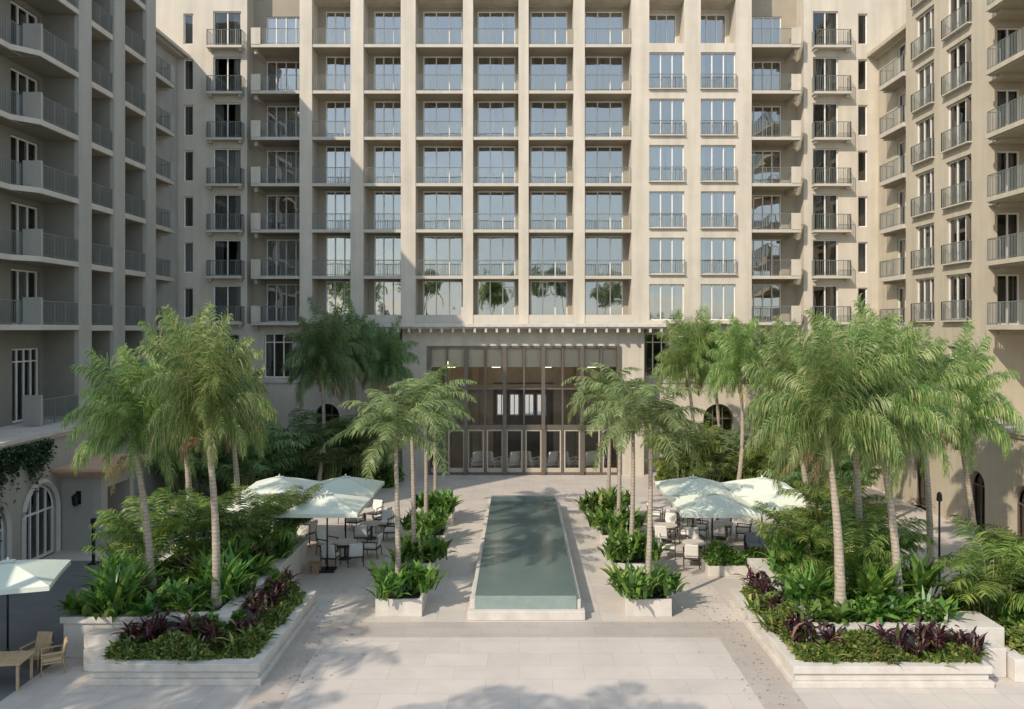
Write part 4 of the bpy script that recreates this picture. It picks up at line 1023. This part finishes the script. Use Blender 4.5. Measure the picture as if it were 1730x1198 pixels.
m = MB(); m.box(-.05, -.05, 0, .05, .05, 1.6); m.box(-.16, -.16, 0, .16, .16, .06); m.box(-.08, -.08, 1.6, .08, .08, 1.85)
tag(obj('path_light', m, 'dark_metal', loc=(gx(158, 33.5), 33.5, 0)), 'short black path light post behind the left planting bed', 'lamp')

# ------------------------------------------------------------------ furniture
def chair_proto(frame, cush, kind):
    t = thing('armchair', '', 'chair', (0, 0, 0), 0, kind)
    for x in (-.29, .29):
        m = MB(); m.tube([(x, -.29, 0), (x, -.27, .62)], [.018, .022], 5); obj('leg', m, frame, t)
        m = MB(); m.tube([(x, .33, 0), (x, .27, .42), (x, .36, .84)], [.018, .022, .018], 5); obj('leg', m, frame, t)
        m = MB(); m.box(x - .03, -.3, .62, x + .03, .3, .65); obj('armrest', m, frame, t)
    m = MB(); m.box(-.27, -.27, .33, .27, .27, .37); obj('seat_frame', m, frame, t)
    m = MB(); m.box(-.26, -.28, .372, .26, .24, .49); obj('seat_cushion', m, cush, t, bevel=.035)
    m = MB(); n = len(m.v)
    m.v = [(-.26, .20, .46), (.26, .20, .46), (.26, .30, .46), (-.26, .30, .46), (-.25, .31, .92), (.25, .31, .92), (.25, .40, .92), (-.25, .40, .92)]
    m.f = [(0, 3, 2, 1), (4, 5, 6, 7), (0, 1, 5, 4), (1, 2, 6, 5), (2, 3, 7, 6), (3, 0, 4, 7)]; m.mi = [0] * 6; m.sm = [False] * 6
    obj('back_cushion', m, cush, t, bevel=.035)
    return t
cA = chair_proto('dark_wicker', 'cushion', 'cushioned armchairs on the terrace'); usedA = [False]
def put(proto, used, x, y, rz, lab, s=1.):
    o = proto if not used[0] else copy_tree(proto); used[0] = True
    o.location = (x, y, 0); o.rotation_euler.z = rz; o['label'] = lab; o.scale = (s,) * 3; return o
def table(name, label, x, y, w, d, h, top, legm, rz=0., rnd_=False, group=None):
    t = thing(name, label, 'table', (x, y, 0), rz, group)
    m = MB()
    if rnd_: m.tube([(0, 0, h - .04), (0, 0, h)], [w/2, w/2], 24, smooth=False)
    else: m.box(-w/2, -d/2, h - .05, w/2, d/2, h)
    obj('tabletop', m, top, t, bevel=.008)
    if rnd_:
        m = MB(); m.tube([(0, 0, .03), (0, 0, h - .042)], [.05, .05], 8); m.tube([(0, 0, 0), (0, 0, .03)], [.28, .26], 16, smooth=False); obj('pedestal', m, legm, t)
    else:
        for sx in (-1, 1):
            for sy in (-1, 1):
                m = MB(); m.box(sx * (w/2 - .08) - .03, sy * (d/2 - .08) - .03, 0, sx * (w/2 - .08) + .03, sy * (d/2 - .08) + .03, h - .052); obj('leg', m, legm, t)
    return t
A = lambda x, y, a, lab, s=1.05: put(cA, usedA, x, y, R(a), lab, s)
table('round_table', 'round dark table under the front right parasol left of the pool', -7.2, 34.3, 1.0, 1.0, .72, 'stone', 'dark_wicker', rnd_=True)
A(-7.55, 33.2, 175, 'cream cushioned armchair with its back to the left bed, nearest seat left of the pool')
A(-6.6, 33.4, 195, 'cream cushioned armchair nearest the left planter row')
A(-6.15, 34.6, 262, 'armchair on the pool side of the round table left of the pool')
A(-8.1, 35.0, 60, 'armchair on the far left side of the round table left of the pool')
table('round_table', 'round dark table under the back right parasol left of the pool', -6.7, 37.6, 1.0, 1.0, .72, 'stone', 'dark_wicker', rnd_=True)
A(-6.9, 36.5, 178, 'armchair before the second round table left of the pool')
A(-5.75, 37.4, 265, 'armchair on the pool side of the second round table left of the pool')
A(-6.3, 38.8, 345, 'armchair behind the second round table left of the pool')
table('round_table', 'round dark table in front of the hidden left parasol', -9.6, 34.6, 1.0, 1.0, .72, 'stone', 'dark_wicker', rnd_=True)
A(-9.2, 33.6, 160, 'armchair before the table behind the left cane palms')
A(-10.6, 34.6, 90, 'armchair left of the table behind the left cane palms')
A(-9.4, 35.7, 0, 'armchair beyond the table behind the left cane palms')
table('side_table', 'small brown wooden cube table in front of the left armchairs', -7.95, 32.2, .5, .5, .42, 'teak', 'teak')
table('round_table', 'round dark table between cream armchairs right of the pool', 7.25, 34.2, 1.0, 1.0, .72, 'stone', 'dark_wicker', rnd_=True)
A(6.9, 33.2, 170, 'cream armchair in front of the round table right of the pool')
A(8.15, 33.9, 250, 'cream armchair on the right side of the round table right of the pool')
A(6.2, 34.5, 80, 'cream armchair on the pool side of the round table right of the pool')
A(7.5, 35.3, 5, 'cream armchair beyond the round table right of the pool')
for (tx, ty, where) in ((-7.5, 40.2, 'farthest left of the pool'), (-10.4, 37.4, 'under the back left parasol'), (6.6, 37.2, 'under the back parasols right of the pool'), (9.2, 37.6, 'behind the grey sofa'), (7.6, 40.4, 'farthest right of the pool')):
    table('round_table', 'round table %s' % where, tx, ty, 1.0, 1.0, .72, 'stone', 'dark_wicker', rnd_=True)
    for an, wh in ((200, 'front'), (290, 'right'), (20, 'back'), (110, 'left')):
        q = R(an); A(tx + .95 * math.sin(q), ty + .95 * math.cos(q), -an, '%s armchair of the round table %s' % (wh, where))
# sofa
t = thing('outdoor_sofa', 'long grey outdoor sofa with four back cushions under the right parasols', 'sofa', (10.75, 35.0, 0))
m = MB(); m.box(-1.15, -.4, .12, 1.15, .4, .3); m.box(-1.15, .36, .3, 1.15, .42, .72); obj('frame', m, 'dark_wicker', t, bevel=.01)
for i in range(4):
    x = -1.1 + .55 * i
    m = MB(); m.box(x + .01, -.4, .302, x + .54, .2, .45); obj('seat_cushion', m, 'grey_cushion', t, bevel=.03)
    m = MB(); m.box(x + .01, .2, .4, x + .54, .355, .85); obj('back_cushion', m, 'grey_cushion', t, bevel=.03)
for x in (-1.05, 1.05):
    for y in (-.33, .33):
        m = MB(); m.box(x - .03, y - .03, 0, x + .03, y + .03, .118); obj('leg', m, 'dark_wicker', t)
table('coffee_table', 'low wooden coffee table in front of the grey sofa', 10.3, 34.0, .8, .5, .4, 'teak', 'teak')
# left edge dining set
table('dining_table', 'light wooden dining table under the parasol at the left edge', -13.9, 22.1, 1.5, .95, .74, 'light_wood', 'light_wood', rz=.12)
cW = chair_proto('light_wood', 'light_wood', 'wooden dining chairs at the left edge'); uW = [False]
put(cW, uW, -12.95, 23.0, R(300), 'wooden chair at the right end of the dining table at the left edge', .95)
put(cW, uW, -13.6, 23.35, R(350), 'wooden chair behind the dining table at the left edge', .95)
# chairs inside the hall
cH = chair_proto('white_frame', 'cushion', 'white chairs inside the glazed hall'); uH = [False]
for i, x in enumerate((-3.0, -1.75, -.55, .75, 1.95, 3.2, 4.35, 5.4)):
    put(cH, uH, x, 54.8 + .2 * (i % 2), R(180 + (-1) ** i * 35), '%s white armchair from the left behind the glass of the hall' % ordn[i], 1.6)

# ------------------------------------------------------------------ light, sky, camera
sd = Vector((.91, 1.0, -1.05)).normalized()
su = bpy.data.lights.new('sun', 'SUN'); su.energy = 2.8; su.angle = R(.5); su.color = (1, .88, .73)
so = link('sun', su); so.rotation_euler = sd.to_track_quat('-Z', 'Y').to_euler()
wd = bpy.data.worlds.new('World'); scene.world = wd; wd.use_nodes = True
nt = wd.node_tree; bg = nt.nodes['Background']
sk = nt.nodes.new('ShaderNodeTexSky'); sk.sky_type = 'NISHITA'; sk.sun_disc = False
sk.sun_elevation = math.atan2(1.05, math.hypot(.91, 1)); sk.sun_rotation = math.atan2(-.91, -1.0)
sk.air_density = 1.; sk.dust_density = .8
tc = nt.nodes.new('ShaderNodeTexCoord'); nz = nt.nodes.new('ShaderNodeTexNoise'); nz.inputs['Scale'].default_value = 3.2; nz.inputs['Detail'].default_value = 7
mp = nt.nodes.new('ShaderNodeMapping'); mp.inputs['Scale'].default_value = (1, 1, 2.2)
nt.links.new(tc.outputs['Generated'], mp.inputs['Vector']); nt.links.new(mp.outputs['Vector'], nz.inputs['Vector'])
cr = nt.nodes.new('ShaderNodeValToRGB'); cr.color_ramp.elements[0].position = .4; cr.color_ramp.elements[1].position = .7
cr.color_ramp.elements[0].color = (.5, .5, .5, 1); cr.color_ramp.elements[1].color = (.9, .85, .85, 1)
nt.links.new(nz.outputs['Fac'], cr.inputs['Fac'])
mxn = nt.nodes.new('ShaderNodeMix'); mxn.data_type = 'RGBA'; mxn.inputs['B'].default_value = (3.3, 4.1, 4.9, 1)
nt.links.new(cr.outputs['Color'], mxn.inputs['Factor']); nt.links.new(sk.outputs[0], mxn.inputs['A'])
nt.links.new(mxn.outputs['Result'], bg.inputs['Color']); bg.inputs['Strength'].default_value = .15
cam = bpy.data.cameras.new('camera'); cam.sensor_width = 36; cam.lens = 36 * F / 1730
cam.shift_x = -12 / 1730; cam.shift_y = -44 / 1730; cam.clip_end = 2000; cam.clip_start = .1
co = link('camera', cam); co.location = (0, 0, H); co.rotation_euler = (R(90), 0, 0); scene.camera = co
scene.view_settings.view_transform = 'Standard'; scene.view_settings.look = 'None'; scene.view_settings.gamma = 1
scene.view_settings.exposure = .56
scene.render.engine = 'CYCLES'
scene.cycles.max_bounces = 8; scene.cycles.transparent_max_bounces = 12; scene.cycles.diffuse_bounces = 4; scene.cycles.glossy_bounces = 4
scene.cycles.use_denoising = True
scene.cycles.caustics_reflective = False; scene.cycles.caustics_refractive = False
